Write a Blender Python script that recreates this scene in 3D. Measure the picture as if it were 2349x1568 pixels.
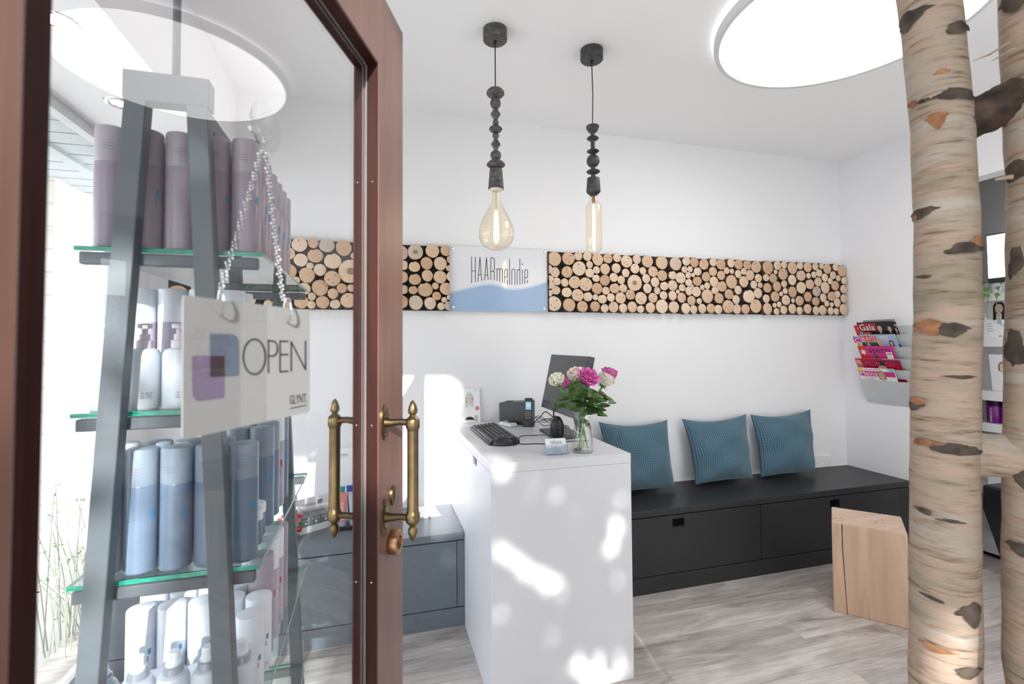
import bpy, bmesh, math, random
from mathutils import Vector, Matrix
sc = bpy.context.scene
for _o in list(bpy.data.objects): bpy.data.objects.remove(_o)
COL = sc.collection
rnd = random.Random(7)
W, H = 2349, 1568
# ------------------------------------------------------------------ camera
F, CX, CY = 1102.76, 1167.35, 750.37
YAW, PITCH, ROLL, EYE = 0.2733, 0.0328, -0.0072, 1.4
fw = Vector((math.sin(YAW)*math.cos(PITCH), math.cos(YAW)*math.cos(PITCH), math.sin(PITCH)))
rt = Vector((math.cos(YAW), -math.sin(YAW), 0)); up = rt.cross(fw)
R2 = rt*math.cos(ROLL)+up*math.sin(ROLL); U2 = up*math.cos(ROLL)-rt*math.sin(ROLL)
CAM = Vector((0, 0, EYE))
cd = bpy.data.cameras.new('camera'); cam = bpy.data.objects.new('camera', cd); COL.objects.link(cam)
cd.sensor_width = 36; cd.lens = F/W*36; cd.shift_x = (W/2-CX)/W; cd.shift_y = (CY-H/2)/W
cd.clip_start = .02
cam.matrix_world = Matrix(((R2.x, U2.x, -fw.x, CAM.x), (R2.y, U2.y, -fw.y, CAM.y), (R2.z, U2.z, -fw.z, CAM.z), (0, 0, 0, 1)))
cd.dof.use_dof = True; cd.dof.focus_distance = 2.7; cd.dof.aperture_fstop = 5.0
sc.camera = cam
def ray(x, y): return fw+R2*((x-CX)/F)-U2*((y-CY)/F)
def P(x, y, ax, v):                       # photo point -> point of the plane axis=v
    d = ray(x, y); return CAM+d*((v-CAM[ax])/d[ax])
def PN(x, y, n, c):                       # photo point -> point of the plane n.X=c
    d = ray(x, y); return CAM+d*((c-n.dot(CAM))/n.dot(d))
# ------------------------------------------------------------------ light and exposure
wd = bpy.data.worlds.new('sky'); sc.world = wd; wd.use_nodes = True
bg = wd.node_tree.nodes['Background']; bg.inputs[0].default_value = (0.94, 0.965, 1, 1); bg.inputs[1].default_value = 3.0
SDX, SDZ = .125, .42
SUN = Vector((SDX, 1.0, -SDZ)).normalized()
sl = bpy.data.lights.new('sun', 'SUN'); sl.energy = 7.0; sl.angle = math.radians(.6); sl.color = (1, .98, .95)
so = bpy.data.objects.new('sun', sl); COL.objects.link(so); so.rotation_euler = SUN.to_track_quat('-Z', 'Y').to_euler(); so.location = (-3, -6, 5)
sc.view_settings.view_transform = 'Standard'; sc.view_settings.look = 'None'
sc.view_settings.exposure = 0.42; sc.view_settings.gamma = 1.0; sc.view_settings.use_curve_mapping = False
sc.cycles.use_denoising = True; sc.cycles.max_bounces = 14; sc.cycles.diffuse_bounces = 5; sc.cycles.glossy_bounces = 4
sc.cycles.transparent_max_bounces = 24; sc.cycles.transmission_bounces = 6
sc.cycles.caustics_reflective = False; sc.cycles.caustics_refractive = False
sc.cycles.sample_clamp_indirect = 6
# ------------------------------------------------------------------ materials
MT = {}
def nt(name):
    m = bpy.data.materials.new(name); m.use_nodes = True; MT[name] = m
    return m, m.node_tree, m.node_tree.nodes['Principled BSDF']
def N(t, typ, **k):
    n = t.nodes.new(typ)
    for a, b in k.items(): setattr(n, a, b)
    return n
def ramp(t, stops, src):
    r = N(t, 'ShaderNodeValToRGB'); e = r.color_ramp.elements
    while len(e) < len(stops): e.new(.5)
    for i, (p, c) in enumerate(stops): e[i].position = p; e[i].color = (*c, 1)
    t.links.new(src, r.inputs[0]); return r
def mat(name, col, rough=.5, metal=0, spec=.5, var=.04, scale=8, bump=0, bscale=60, coat=0, stretch=(1, 1, 1)):
    m, t, b = nt(name)
    b.inputs['Roughness'].default_value = rough; b.inputs['Metallic'].default_value = metal
    b.inputs['Specular IOR Level'].default_value = spec; b.inputs['Coat Weight'].default_value = coat
    tc = N(t, 'ShaderNodeTexCoord'); mp = N(t, 'ShaderNodeMapping'); mp.inputs['Scale'].default_value = stretch
    t.links.new(tc.outputs['Object'], mp.inputs[0])
    n = N(t, 'ShaderNodeTexNoise'); n.inputs['Scale'].default_value = scale; t.links.new(mp.outputs[0], n.inputs['Vector'])
    r = ramp(t, [(.3, tuple(max(0, c*(1-var)) for c in col)), (.7, tuple(min(1, c*(1+var)) for c in col))], n.outputs[0])
    t.links.new(r.outputs[0], b.inputs['Base Color'])
    if bump:
        n2 = N(t, 'ShaderNodeTexNoise'); n2.inputs['Scale'].default_value = bscale; n2.inputs['Detail'].default_value = 4; t.links.new(mp.outputs[0], n2.inputs['Vector'])
        bp = N(t, 'ShaderNodeBump'); bp.inputs['Strength'].default_value = bump; bp.inputs['Distance'].default_value = .002
        t.links.new(n2.outputs[0], bp.inputs['Height']); t.links.new(bp.outputs[0], b.inputs['Normal'])
    return m
def emis(name, col, s):
    m = bpy.data.materials.new(name); m.use_nodes = True; t = m.node_tree; t.nodes.clear()
    e = N(t, 'ShaderNodeEmission'); e.inputs[0].default_value = (*col, 1); e.inputs[1].default_value = s
    o = N(t, 'ShaderNodeOutputMaterial'); t.links.new(e.outputs[0], o.inputs[0]); MT[name] = m; return m
def thin(name, tint=(1, 1, 1), base=.04, gain=1.0, rough=0.0):
    m = bpy.data.materials.new(name); m.use_nodes = True; t = m.node_tree; t.nodes.clear()
    g = N(t, 'ShaderNodeNewGeometry'); d = N(t, 'ShaderNodeVectorMath', operation='DOT_PRODUCT')
    t.links.new(g.outputs['Incoming'], d.inputs[0]); t.links.new(g.outputs['Normal'], d.inputs[1])
    a = N(t, 'ShaderNodeMath', operation='ABSOLUTE'); t.links.new(d.outputs['Value'], a.inputs[0])
    s = N(t, 'ShaderNodeMath', operation='SUBTRACT'); s.inputs[0].default_value = 1; t.links.new(a.outputs[0], s.inputs[1])
    p = N(t, 'ShaderNodeMath', operation='POWER'); p.inputs[1].default_value = 5; t.links.new(s.outputs[0], p.inputs[0])
    ma = N(t, 'ShaderNodeMath', operation='MULTIPLY_ADD'); ma.inputs[1].default_value = (1-base)*gain; ma.inputs[2].default_value = base*gain
    ma.use_clamp = True; t.links.new(p.outputs[0], ma.inputs[0])
    tr = N(t, 'ShaderNodeBsdfTransparent'); tr.inputs[0].default_value = (*tint, 1)
    gl = N(t, 'ShaderNodeBsdfGlossy'); gl.inputs['Roughness'].default_value = rough
    mx = N(t, 'ShaderNodeMixShader'); t.links.new(ma.outputs[0], mx.inputs[0]); t.links.new(tr.outputs[0], mx.inputs[1]); t.links.new(gl.outputs[0], mx.inputs[2])
    o = N(t, 'ShaderNodeOutputMaterial'); t.links.new(mx.outputs[0], o.inputs[0]); MT[name] = m; return m

mat('wall_white', (.81, .805, .825), .9, spec=.2, var=.006, scale=1.5, bump=.05, bscale=300)
mat('ceiling_white', (.90, .895, .91), .95, spec=.1, var=.006, scale=1.5)
mat('lacquer_white', (.66, .655, .69), .35, spec=.4, var=.006)
mat('anthracite_sunlit', (.14, .163, .19), .40, spec=.5, var=.05, scale=40)  # bench anthracite lightened, sun on the left cupboard put into the colour
mat('anthracite', (.022, .0225, .025), .42, spec=.45, var=.08, scale=40, bump=.04, bscale=500)
mat('slot_black', (.003, .003, .003), .8, spec=.1)
mat('black_plastic', (.012, .013, .015), .38, spec=.5)
mat('dark_grey_plastic', (.05, .055, .062), .35)
mat('screen_black', (.018, .019, .021), .12, spec=.6)
mat('ladder_grey', (.105, .123, .137), .45, spec=.4)
mat('chrome', (.75, .75, .75), .12, metal=1)
mat('steel', (.5, .5, .5), .25, metal=1)
mat('white_plastic', (.8, .8, .82), .3)
mat('paper', (.82, .82, .84), .6, var=.01)
mat('rack_metal', (.58, .60, .61), .4, spec=.4)
mat('shelf_white', (.78, .78, .78), .4)
mat('grey_panel', (.25, .24, .24), .6)
mat('grey_panel_light', (.42, .41, .41), .6)
mat('black_leather', (.008, .008, .010), .35, bump=.2, bscale=200)
mat('bottle_mauve', (.34, .28, .34), .3, var=.03); mat('bottle_lilac', (.46, .42, .50), .3); mat('cap_mauve', (.40, .35, .40), .35)
mat('bottle_blue', (.17, .235, .33), .28, var=.03); mat('cap_blue', (.28, .34, .42), .35)
mat('bottle_white', (.72, .77, .85), .3); mat('cap_white', (.82, .86, .92), .3)
mat('pump_body', (.66, .72, .78), .35); mat('pump_collar', (.42, .46, .52), .3, metal=.4)
mat('pump_mauve', (.62, .56, .62), .35)
mat('print_dark', (.02, .02, .025), .5); mat('print_grey', (.25, .25, .28), .5)
mat('print_blue', (.07, .28, .48), .5); mat('print_red', (.55, .06, .05), .5); mat('print_white', (.85, .85, .85), .5)
mat('sign_blue', (.32, .44, .64), .12, var=.03, scale=3); mat('sign_pale', (.52, .62, .74), .12)
mat('sign_white', (.74, .74, .78), .12, var=.01, coat=.3)
mat('open_face', (.30, .30, .295), .3, var=.01); mat('open_blue', (.10, .13, .18), .4); mat('open_purple', (.17, .13, .21), .4); mat('open_dark', (.035, .025, .035), .4)
mat('lettering_black', (.012, .01, .012), .5)
mat('teal_wave', (.5, .5, .5))
mat('magenta', (.62, .02, .25), .35); mat('dark_red', (.30, .005, .02), .35); mat('mag_red', (.62, .02, .02), .35)
mat('mag_yellow', (.8, .62, .02), .4); mat('mag_black', (.01, .01, .012), .3); mat('mag_sky', (.36, .46, .62), .35); mat('mag_orange', (.75, .16, .03), .35)
mat('mag_green', (.03, .09, .02), .5); mat('mag_cyan', (.05, .45, .58), .4); mat('mag_grey', (.33, .31, .32), .4); mat('hot_pink', (.75, .02, .22), .35)
mat('skin', (.62, .38, .28), .5); mat('skin_pale', (.78, .60, .54), .5); mat('hair_brown', (.04, .018, .012), .5); mat('hair_mint', (.50, .66, .60), .5)
mat('hair_blond', (.42, .27, .12), .5); mat('hair_black', (.01, .008, .008), .5); mat('lip', (.5, .1, .1), .4); mat('hair_silver', (.60, .66, .66), .5)
mat('purple_can', (.16, .005, .17), .3); mat('purple_cap', (.04, .003, .05), .3)
mat('mangala_grey', (.20, .22, .23), .5); mat('tube_coral', (.62, .22, .20), .25); mat('tube_teal', (.02, .30, .27), .25); mat('tube_blue', (.03, .06, .35), .25); mat('tube_silver', (.42, .47, .52), .2)
mat('candy_red', (.6, .03, .04), .3); mat('candy_green', (.03, .4, .05), .3); mat('candy_white', (.7, .6, .6), .3)
mat('petal_pink', (.74, .17, .48), .5, var=.12, scale=30); mat('petal_cream', (.92, .88, .78), .5, var=.05, scale=20); mat('petal_blush', (.93, .74, .70), .5, var=.06, scale=20)
mat('leaf', (.055, .13, .022), .35, var=.35, scale=25); mat('stem', (.16, .28, .06), .4, var=.1)
mat('twig_grey', (.34, .36, .28), .8); mat('ivy', (.10, .26, .06), .5, var=.3, scale=30)
mat('brass', (.24, .17, .085), .28, metal=1, var=.25, scale=30); mat('brass_dark', (.10, .07, .04), .4, metal=1)
mat('copper_lock', (.42, .22, .12), .3, metal=1, var=.1)
mat('rubber', (.17, .19, .19), .6, spec=.2)
mat('socket_white', (.8, .8, .78), .35)
mat('sill_stone', (.7, .68, .65), .7)
mat('paving', (.58, .57, .55), .9, var=.15, scale=3)
mat('canopy_board', (.42, .45, .46), .6)
mat('window_frame', (.62, .64, .66), .4)
mat('facade', (.28, .26, .25), .9, var=.05, scale=5)
mat('foliage', (.05, .12, .02), .6, var=.4, scale=5); mat('tree_bark', (.09, .065, .045), .9, var=.3, scale=20)
mat('lamp_rim', (.66, .67, .69), .5)
mat('cream_socket', (.75, .68, .6), .5)
mat('amber_tip', (.6, .35, .1), .3)
emis('lamp_disc', (1, .985, .99), 5.2)
emis('filament', (1, .80, .50), 30)
emis('spot_glow', (1, .90, .80), 6)
emis('screen_glow', (1, 1, 1), 3.0)
emis('lcd', (.25, .55, .75), .75)
m, t, b = nt('fill_blind_cloth'); b.inputs['Base Color'].default_value = (.85, .85, .84, 1); b.inputs['Roughness'].default_value = .9
tl = N(t, 'ShaderNodeBsdfTranslucent'); tl.inputs[0].default_value = (.9, .9, .88, 1); ms_ = N(t, 'ShaderNodeMixShader'); ms_.inputs[0].default_value = .75
t.links.new(b.outputs[0], ms_.inputs[1]); t.links.new(tl.outputs[0], ms_.inputs[2]); t.links.new(ms_.outputs[0], t.nodes['Material Output'].inputs[0])
thin('pane', gain=.72); thin('window_pane', gain=1.0, tint=(.97, .99, 1))
thin('vase_glass', gain=1.1, base=.05); thin('bulb_glass', tint=(1, .95, .85), base=.05, gain=1.3)
thin('acrylic', tint=(.97, .98, 1), base=.06, gain=1.3); thin('shelf_glass', tint=(.90, .965, .95), base=.05, gain=1.2)
thin('suction', tint=(.93, .95, .95), base=.08, gain=1.6)
thin('crystal', tint=(.86, .87, .86), base=.22, gain=1.5, rough=.1)
# green edge of cut glass
m, t, b = nt('glass_edge'); b.inputs['Base Color'].default_value = (.01, .30, .20, 1); b.inputs['Roughness'].default_value = .15
b.inputs['Transmission Weight'].default_value = .25; b.inputs['Subsurface Weight'].default_value = .3
n = N(t, 'ShaderNodeTexNoise'); n.inputs['Scale'].default_value = 14
r = ramp(t, [(.35, (.004, .13, .09)), (.55, (.01, .42, .27)), (.7, (.03, .75, .5))], n.outputs[0]); t.links.new(r.outputs[0], b.inputs['Base Color'])
mat('glass_edge_pale', (.45, .62, .60), .15)
# pale woods
def wood(name, c1, c2, rough, axis, sc1=3, stretch=14, fine=.35):
    m, t, b = nt(name); b.inputs['Roughness'].default_value = rough
    tc = N(t, 'ShaderNodeTexCoord'); mp = N(t, 'ShaderNodeMapping')
    s = [stretch]*3; s[axis] = 1; mp.inputs['Scale'].default_value = s; t.links.new(tc.outputs['Object'], mp.inputs[0])
    n = N(t, 'ShaderNodeTexNoise'); n.inputs['Scale'].default_value = sc1; n.inputs['Detail'].default_value = 6; n.inputs['Distortion'].default_value = .6
    t.links.new(mp.outputs[0], n.inputs['Vector'])
    r = ramp(t, [(.3, c1), (.7, c2)], n.outputs[0]); t.links.new(r.outputs[0], b.inputs['Base Color'])
    bp = N(t, 'ShaderNodeBump'); bp.inputs['Strength'].default_value = .08; t.links.new(n.outputs[0], bp.inputs['Height']); t.links.new(bp.outputs[0], b.inputs['Normal'])
    return m
wood('mahogany', (.140, .070, .052), (.205, .104, .077), .36, 2)
wood('mahogany_shaded', (.022, .005, .0035), (.040, .009, .006), .55, 2); MT['mahogany_shaded'].node_tree.nodes['Principled BSDF'].inputs['Specular IOR Level'].default_value = .18
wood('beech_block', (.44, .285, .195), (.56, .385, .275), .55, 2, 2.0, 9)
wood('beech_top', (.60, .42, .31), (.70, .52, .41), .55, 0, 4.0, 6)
wood('stained_bead', (.022, .020, .020), (.13, .12, .115), .55, 0, 16, 5)
wood('stained_bead_dark', (.012, .012, .013), (.07, .07, .072), .5, 0, 16, 5)
# log ends
m, t, b = nt('log_end'); b.inputs['Roughness'].default_value = .75; b.inputs['Specular IOR Level'].default_value = .2
tc = N(t, 'ShaderNodeTexCoord'); oi = N(t, 'ShaderNodeObjectInfo')
nz = N(t, 'ShaderNodeTexNoise'); nz.inputs['Scale'].default_value = 1.6; nz.noise_dimensions = '4D'; t.links.new(tc.outputs['Object'], nz.inputs['Vector'])
mw = N(t, 'ShaderNodeMath', operation='MULTIPLY'); mw.inputs[1].default_value = 50; t.links.new(oi.outputs['Random'], mw.inputs[0]); t.links.new(mw.outputs[0], nz.inputs['W'])
sep = N(t, 'ShaderNodeSeparateXYZ'); t.links.new(tc.outputs['Object'], sep.inputs[0])
cb = N(t, 'ShaderNodeCombineXYZ'); t.links.new(sep.outputs[0], cb.inputs[0]); t.links.new(sep.outputs[2], cb.inputs[1])
ln = N(t, 'ShaderNodeVectorMath', operation='LENGTH'); t.links.new(cb.outputs[0], ln.inputs[0])
ad = N(t, 'ShaderNodeMath', operation='MULTIPLY_ADD'); ad.inputs[1].default_value = .5; t.links.new(nz.outputs[0], ad.inputs[0]); t.links.new(ln.outputs['Value'], ad.inputs[2])
ms = N(t, 'ShaderNodeMath', operation='MULTIPLY'); ms.inputs[1].default_value = 52; t.links.new(ad.outputs[0], ms.inputs[0])
sn = N(t, 'ShaderNodeMath', operation='SINE'); t.links.new(ms.outputs[0], sn.inputs[0])
hue = ramp(t, [(0, (.55, .355, .23)), (.3, (.63, .43, .295)), (.6, (.69, .50, .36)), (.85, (.76, .60, .46)), (1, (.52, .42, .36))], oi.outputs['Random'])
heart = ramp(t, [(.0, (.80, .70, .62)), (.30, (.93, .87, .82)), (.40, (1, 1, 1)), (.9, (1, 1, 1)), (1.0, (1.0, 1.0, 1.0))], ad.outputs[0])
mx = N(t, 'ShaderNodeMix', data_type='RGBA', blend_type='MULTIPLY'); mx.inputs[0].default_value = 1; t.links.new(hue.outputs[0], mx.inputs[6]); t.links.new(heart.outputs[0], mx.inputs[7])
rg = ramp(t, [(0, (.94, .92, .90)), (1, (1, 1, 1))], sn.outputs[0]); mx2 = N(t, 'ShaderNodeMix', data_type='RGBA', blend_type='MULTIPLY'); mx2.inputs[0].default_value = .7
t.links.new(mx.outputs[2], mx2.inputs[6]); t.links.new(rg.outputs[0], mx2.inputs[7])
pith = N(t, 'ShaderNodeMath', operation='LESS_THAN'); pith.inputs[1].default_value = .045; t.links.new(ln.outputs['Value'], pith.inputs[0])
mx3 = N(t, 'ShaderNodeMix', data_type='RGBA'); t.links.new(pith.outputs[0], mx3.inputs[0]); t.links.new(mx2.outputs[2], mx3.inputs[6]); mx3.inputs[7].default_value = (.25, .12, .06, 1)
t.links.new(mx3.outputs[2], b.inputs['Base Color'])
mat('log_bark', (.075, .045, .028), .9, var=.5, scale=25, bump=.5, bscale=40)
mat('log_knot', (.36, .15, .06), .7, var=.2); mat('log_heart', (.27, .20, .13), .8, var=.15)
mat('board_black', (.008, .008, .009), .7)
# vinyl plank floor, planks along X
m, t, b = nt('floor_planks'); b.inputs['Roughness'].default_value = .42; b.inputs['Specular IOR Level'].default_value = .35
tc = N(t, 'ShaderNodeTexCoord'); br = N(t, 'ShaderNodeTexBrick'); br.offset = .37; br.offset_frequency = 2
for k, v in (('Scale', 1), ('Mortar Size', .0012), ('Mortar Smooth', .2), ('Bias', 0), ('Brick Width', 1.2), ('Row Height', .185)): br.inputs[k].default_value = v
br.inputs['Color1'].default_value = (0, 0, 0, 1); br.inputs['Color2'].default_value = (1, 1, 1, 1); br.inputs['Mortar'].default_value = (.3, .3, .3, 1)
t.links.new(tc.outputs['Object'], br.inputs['Vector'])
mp = N(t, 'ShaderNodeMapping'); mp.inputs['Scale'].default_value = (1.1, 6.5, 1); t.links.new(tc.outputs['Object'], mp.inputs[0])
va = N(t, 'ShaderNodeVectorMath', operation='ADD'); t.links.new(mp.outputs[0], va.inputs[0])
vs = N(t, 'ShaderNodeVectorMath', operation='SCALE'); vs.inputs['Scale'].default_value = 23; t.links.new(br.outputs['Color'], vs.inputs[0]); t.links.new(vs.outputs[0], va.inputs[1])
n1 = N(t, 'ShaderNodeTexNoise'); n1.inputs['Scale'].default_value = 1.6; n1.inputs['Detail'].default_value = 6; n1.inputs['Roughness'].default_value = .62; n1.inputs['Distortion'].default_value = .8; t.links.new(va.outputs[0], n1.inputs['Vector'])
mp2 = N(t, 'ShaderNodeMapping'); mp2.inputs['Scale'].default_value = (5, 60, 1); t.links.new(tc.outputs['Object'], mp2.inputs[0])
n2 = N(t, 'ShaderNodeTexNoise'); n2.inputs['Scale'].default_value = 2; n2.inputs['Detail'].default_value = 4; t.links.new(mp2.outputs[0], n2.inputs['Vector'])
cr = ramp(t, [(.27, (.23, .20, .188)), (.42, (.43, .39, .37)), (.57, (.60, .555, .525)), (.75, (.76, .70, .65))], n1.outputs[0])
g2 = ramp(t, [(.3, (.84, .83, .82)), (.7, (1.08, 1.08, 1.08))], n2.outputs[0])
pt = ramp(t, [(0, (.86, .86, .87)), (1, (1.14, 1.13, 1.12))], br.outputs['Color'])
a1 = N(t, 'ShaderNodeMix', data_type='RGBA', blend_type='MULTIPLY'); a1.inputs[0].default_value = 1; t.links.new(cr.outputs[0], a1.inputs[6]); t.links.new(g2.outputs[0], a1.inputs[7])
a2 = N(t, 'ShaderNodeMix', data_type='RGBA', blend_type='MULTIPLY'); a2.inputs[0].default_value = 1; t.links.new(a1.outputs[2], a2.inputs[6]); t.links.new(pt.outputs[0], a2.inputs[7])
wv = N(t, 'ShaderNodeTexWave'); wv.wave_type = 'RINGS'; wv.inputs['Scale'].default_value = 1.1; wv.inputs['Distortion'].default_value = 9; wv.inputs['Detail'].default_value = 3; wv.inputs['Detail Scale'].default_value = .7
t.links.new(va.outputs[0], wv.inputs['Vector'])
wr = ramp(t, [(0, (.86, .85, .85)), (.3, (1, 1, 1))], wv.outputs[0]); a3 = N(t, 'ShaderNodeMix', data_type='RGBA', blend_type='MULTIPLY'); a3.inputs[0].default_value = .55
t.links.new(a2.outputs[2], a3.inputs[6]); t.links.new(wr.outputs[0], a3.inputs[7])
dm = N(t, 'ShaderNodeMix', data_type='RGBA', blend_type='MULTIPLY'); mf = N(t, 'ShaderNodeMath', operation='MULTIPLY'); mf.inputs[1].default_value = .35
t.links.new(br.outputs['Fac'], mf.inputs[0]); t.links.new(mf.outputs[0], dm.inputs[0]); t.links.new(a3.outputs[2], dm.inputs[6]); dm.inputs[7].default_value = (.3, .3, .3, 1)
t.links.new(dm.outputs[2], b.inputs['Base Color'])
# brick / stone wall outside
m, t, b = nt('stone_wall'); b.inputs['Roughness'].default_value = .9
tc = N(t, 'ShaderNodeTexCoord'); mp = N(t, 'ShaderNodeMapping'); mp.inputs['Rotation'].default_value = (math.pi/2, 0, math.pi/2)
sx = N(t, 'ShaderNodeSeparateXYZ'); t.links.new(tc.outputs['Object'], sx.inputs[0]); cx2 = N(t, 'ShaderNodeCombineXYZ')
a = N(t, 'ShaderNodeMath', operation='ADD'); t.links.new(sx.outputs[0], a.inputs[0]); t.links.new(sx.outputs[1], a.inputs[1]); t.links.new(a.outputs[0], cx2.inputs[0]); t.links.new(sx.outputs[2], cx2.inputs[1])
br = N(t, 'ShaderNodeTexBrick'); t.links.new(cx2.outputs[0], br.inputs['Vector'])
for k, v in (('Scale', 1), ('Mortar Size', .006), ('Brick Width', .30), ('Row Height', .13)): br.inputs[k].default_value = v
br.inputs['Color1'].default_value = (.80, .72, .66, 1); br.inputs['Color2'].default_value = (.86, .82, .77, 1); br.inputs['Mortar'].default_value = (.66, .63, .6, 1)
t.links.new(br.outputs['Color'], b.inputs['Base Color'])
# birch bark
m, t, b = nt('birch_bark'); b.inputs['Roughness'].default_value = .7; b.inputs['Specular IOR Level'].default_value = .25
tc = N(t, 'ShaderNodeTexCoord')
mp = N(t, 'ShaderNodeMapping'); mp.inputs['Scale'].default_value = (1, 1, 5.5); t.links.new(tc.outputs['Object'], mp.inputs[0])
n1 = N(t, 'ShaderNodeTexNoise'); n1.inputs['Scale'].default_value = 4; n1.inputs['Detail'].default_value = 5; t.links.new(mp.outputs[0], n1.inputs['Vector'])
c1 = ramp(t, [(.28, (.24, .20, .145)), (.42, (.33, .265, .205)), (.52, (.39, .285, .220)), (.62, (.36, .295, .240)), (.75, (.42, .375, .32))], n1.outputs[0])
mp2 = N(t, 'ShaderNodeMapping'); mp2.inputs['Scale'].default_value = (1, 1, 9); t.links.new(tc.outputs['Object'], mp2.inputs[0])
n2 = N(t, 'ShaderNodeTexNoise'); n2.inputs['Scale'].default_value = 14; n2.inputs['Detail'].default_value = 5; n2.inputs['Roughness'].default_value = .6; t.links.new(mp2.outputs[0], n2.inputs['Vector'])
c2 = ramp(t, [(.30, (.38, .32, .25)), (.40, (.80, .77, .73)), (.52, (1, 1, 1)), (.72, (1.0, .97, .94))], n2.outputs[0])
x1 = N(t, 'ShaderNodeMix', data_type='RGBA', blend_type='MULTIPLY'); x1.inputs[0].default_value = .95; t.links.new(c1.outputs[0], x1.inputs[6]); t.links.new(c2.outputs[0], x1.inputs[7])
t.links.new(x1.outputs[2], b.inputs['Base Color'])
bp = N(t, 'ShaderNodeBump'); bp.inputs['Strength'].default_value = .35; bp.inputs['Distance'].default_value = .004; t.links.new(n2.outputs[0], bp.inputs['Height']); t.links.new(bp.outputs[0], b.inputs['Normal'])
mat('birch_scar', (.060, .045, .034), .9, var=.55, scale=45, bump=.6, bscale=90)
mat('birch_wood', (.27, .12, .055), .8, var=.45, scale=50, bump=.4, bscale=70)
mat('bark_rough', (.050, .031, .021), .9, var=.7, scale=30, bump=1, bscale=35)
# waffle cushion cloth
m, t, b = nt('waffle_teal'); b.inputs['Roughness'].default_value = .95; b.inputs['Specular IOR Level'].default_value = .1; b.inputs['Sheen Weight'].default_value = .3
n = N(t, 'ShaderNodeTexNoise'); n.inputs['Scale'].default_value = 25
uv = N(t, 'ShaderNodeUVMap'); sp = N(t, 'ShaderNodeSeparateXYZ'); t.links.new(uv.outputs[0], sp.inputs[0])
def tri(o):
    q = N(t, 'ShaderNodeMath', operation='PINGPONG'); q.inputs[1].default_value = .5; t.links.new(o, q.inputs[0]); return q
px_, py_ = tri(sp.outputs[0]), tri(sp.outputs[1])
mn = N(t, 'ShaderNodeMath', operation='MINIMUM'); t.links.new(px_.outputs[0], mn.inputs[0]); t.links.new(py_.outputs[0], mn.inputs[1])
wc = ramp(t, [(0, (.030, .062, .085)), (.12, (.065, .13, .175)), (.3, (.125, .225, .295)), (1, (.145, .255, .33))], mn.outputs[0]); t.links.new(wc.outputs[0], b.inputs['Base Color'])
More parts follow.
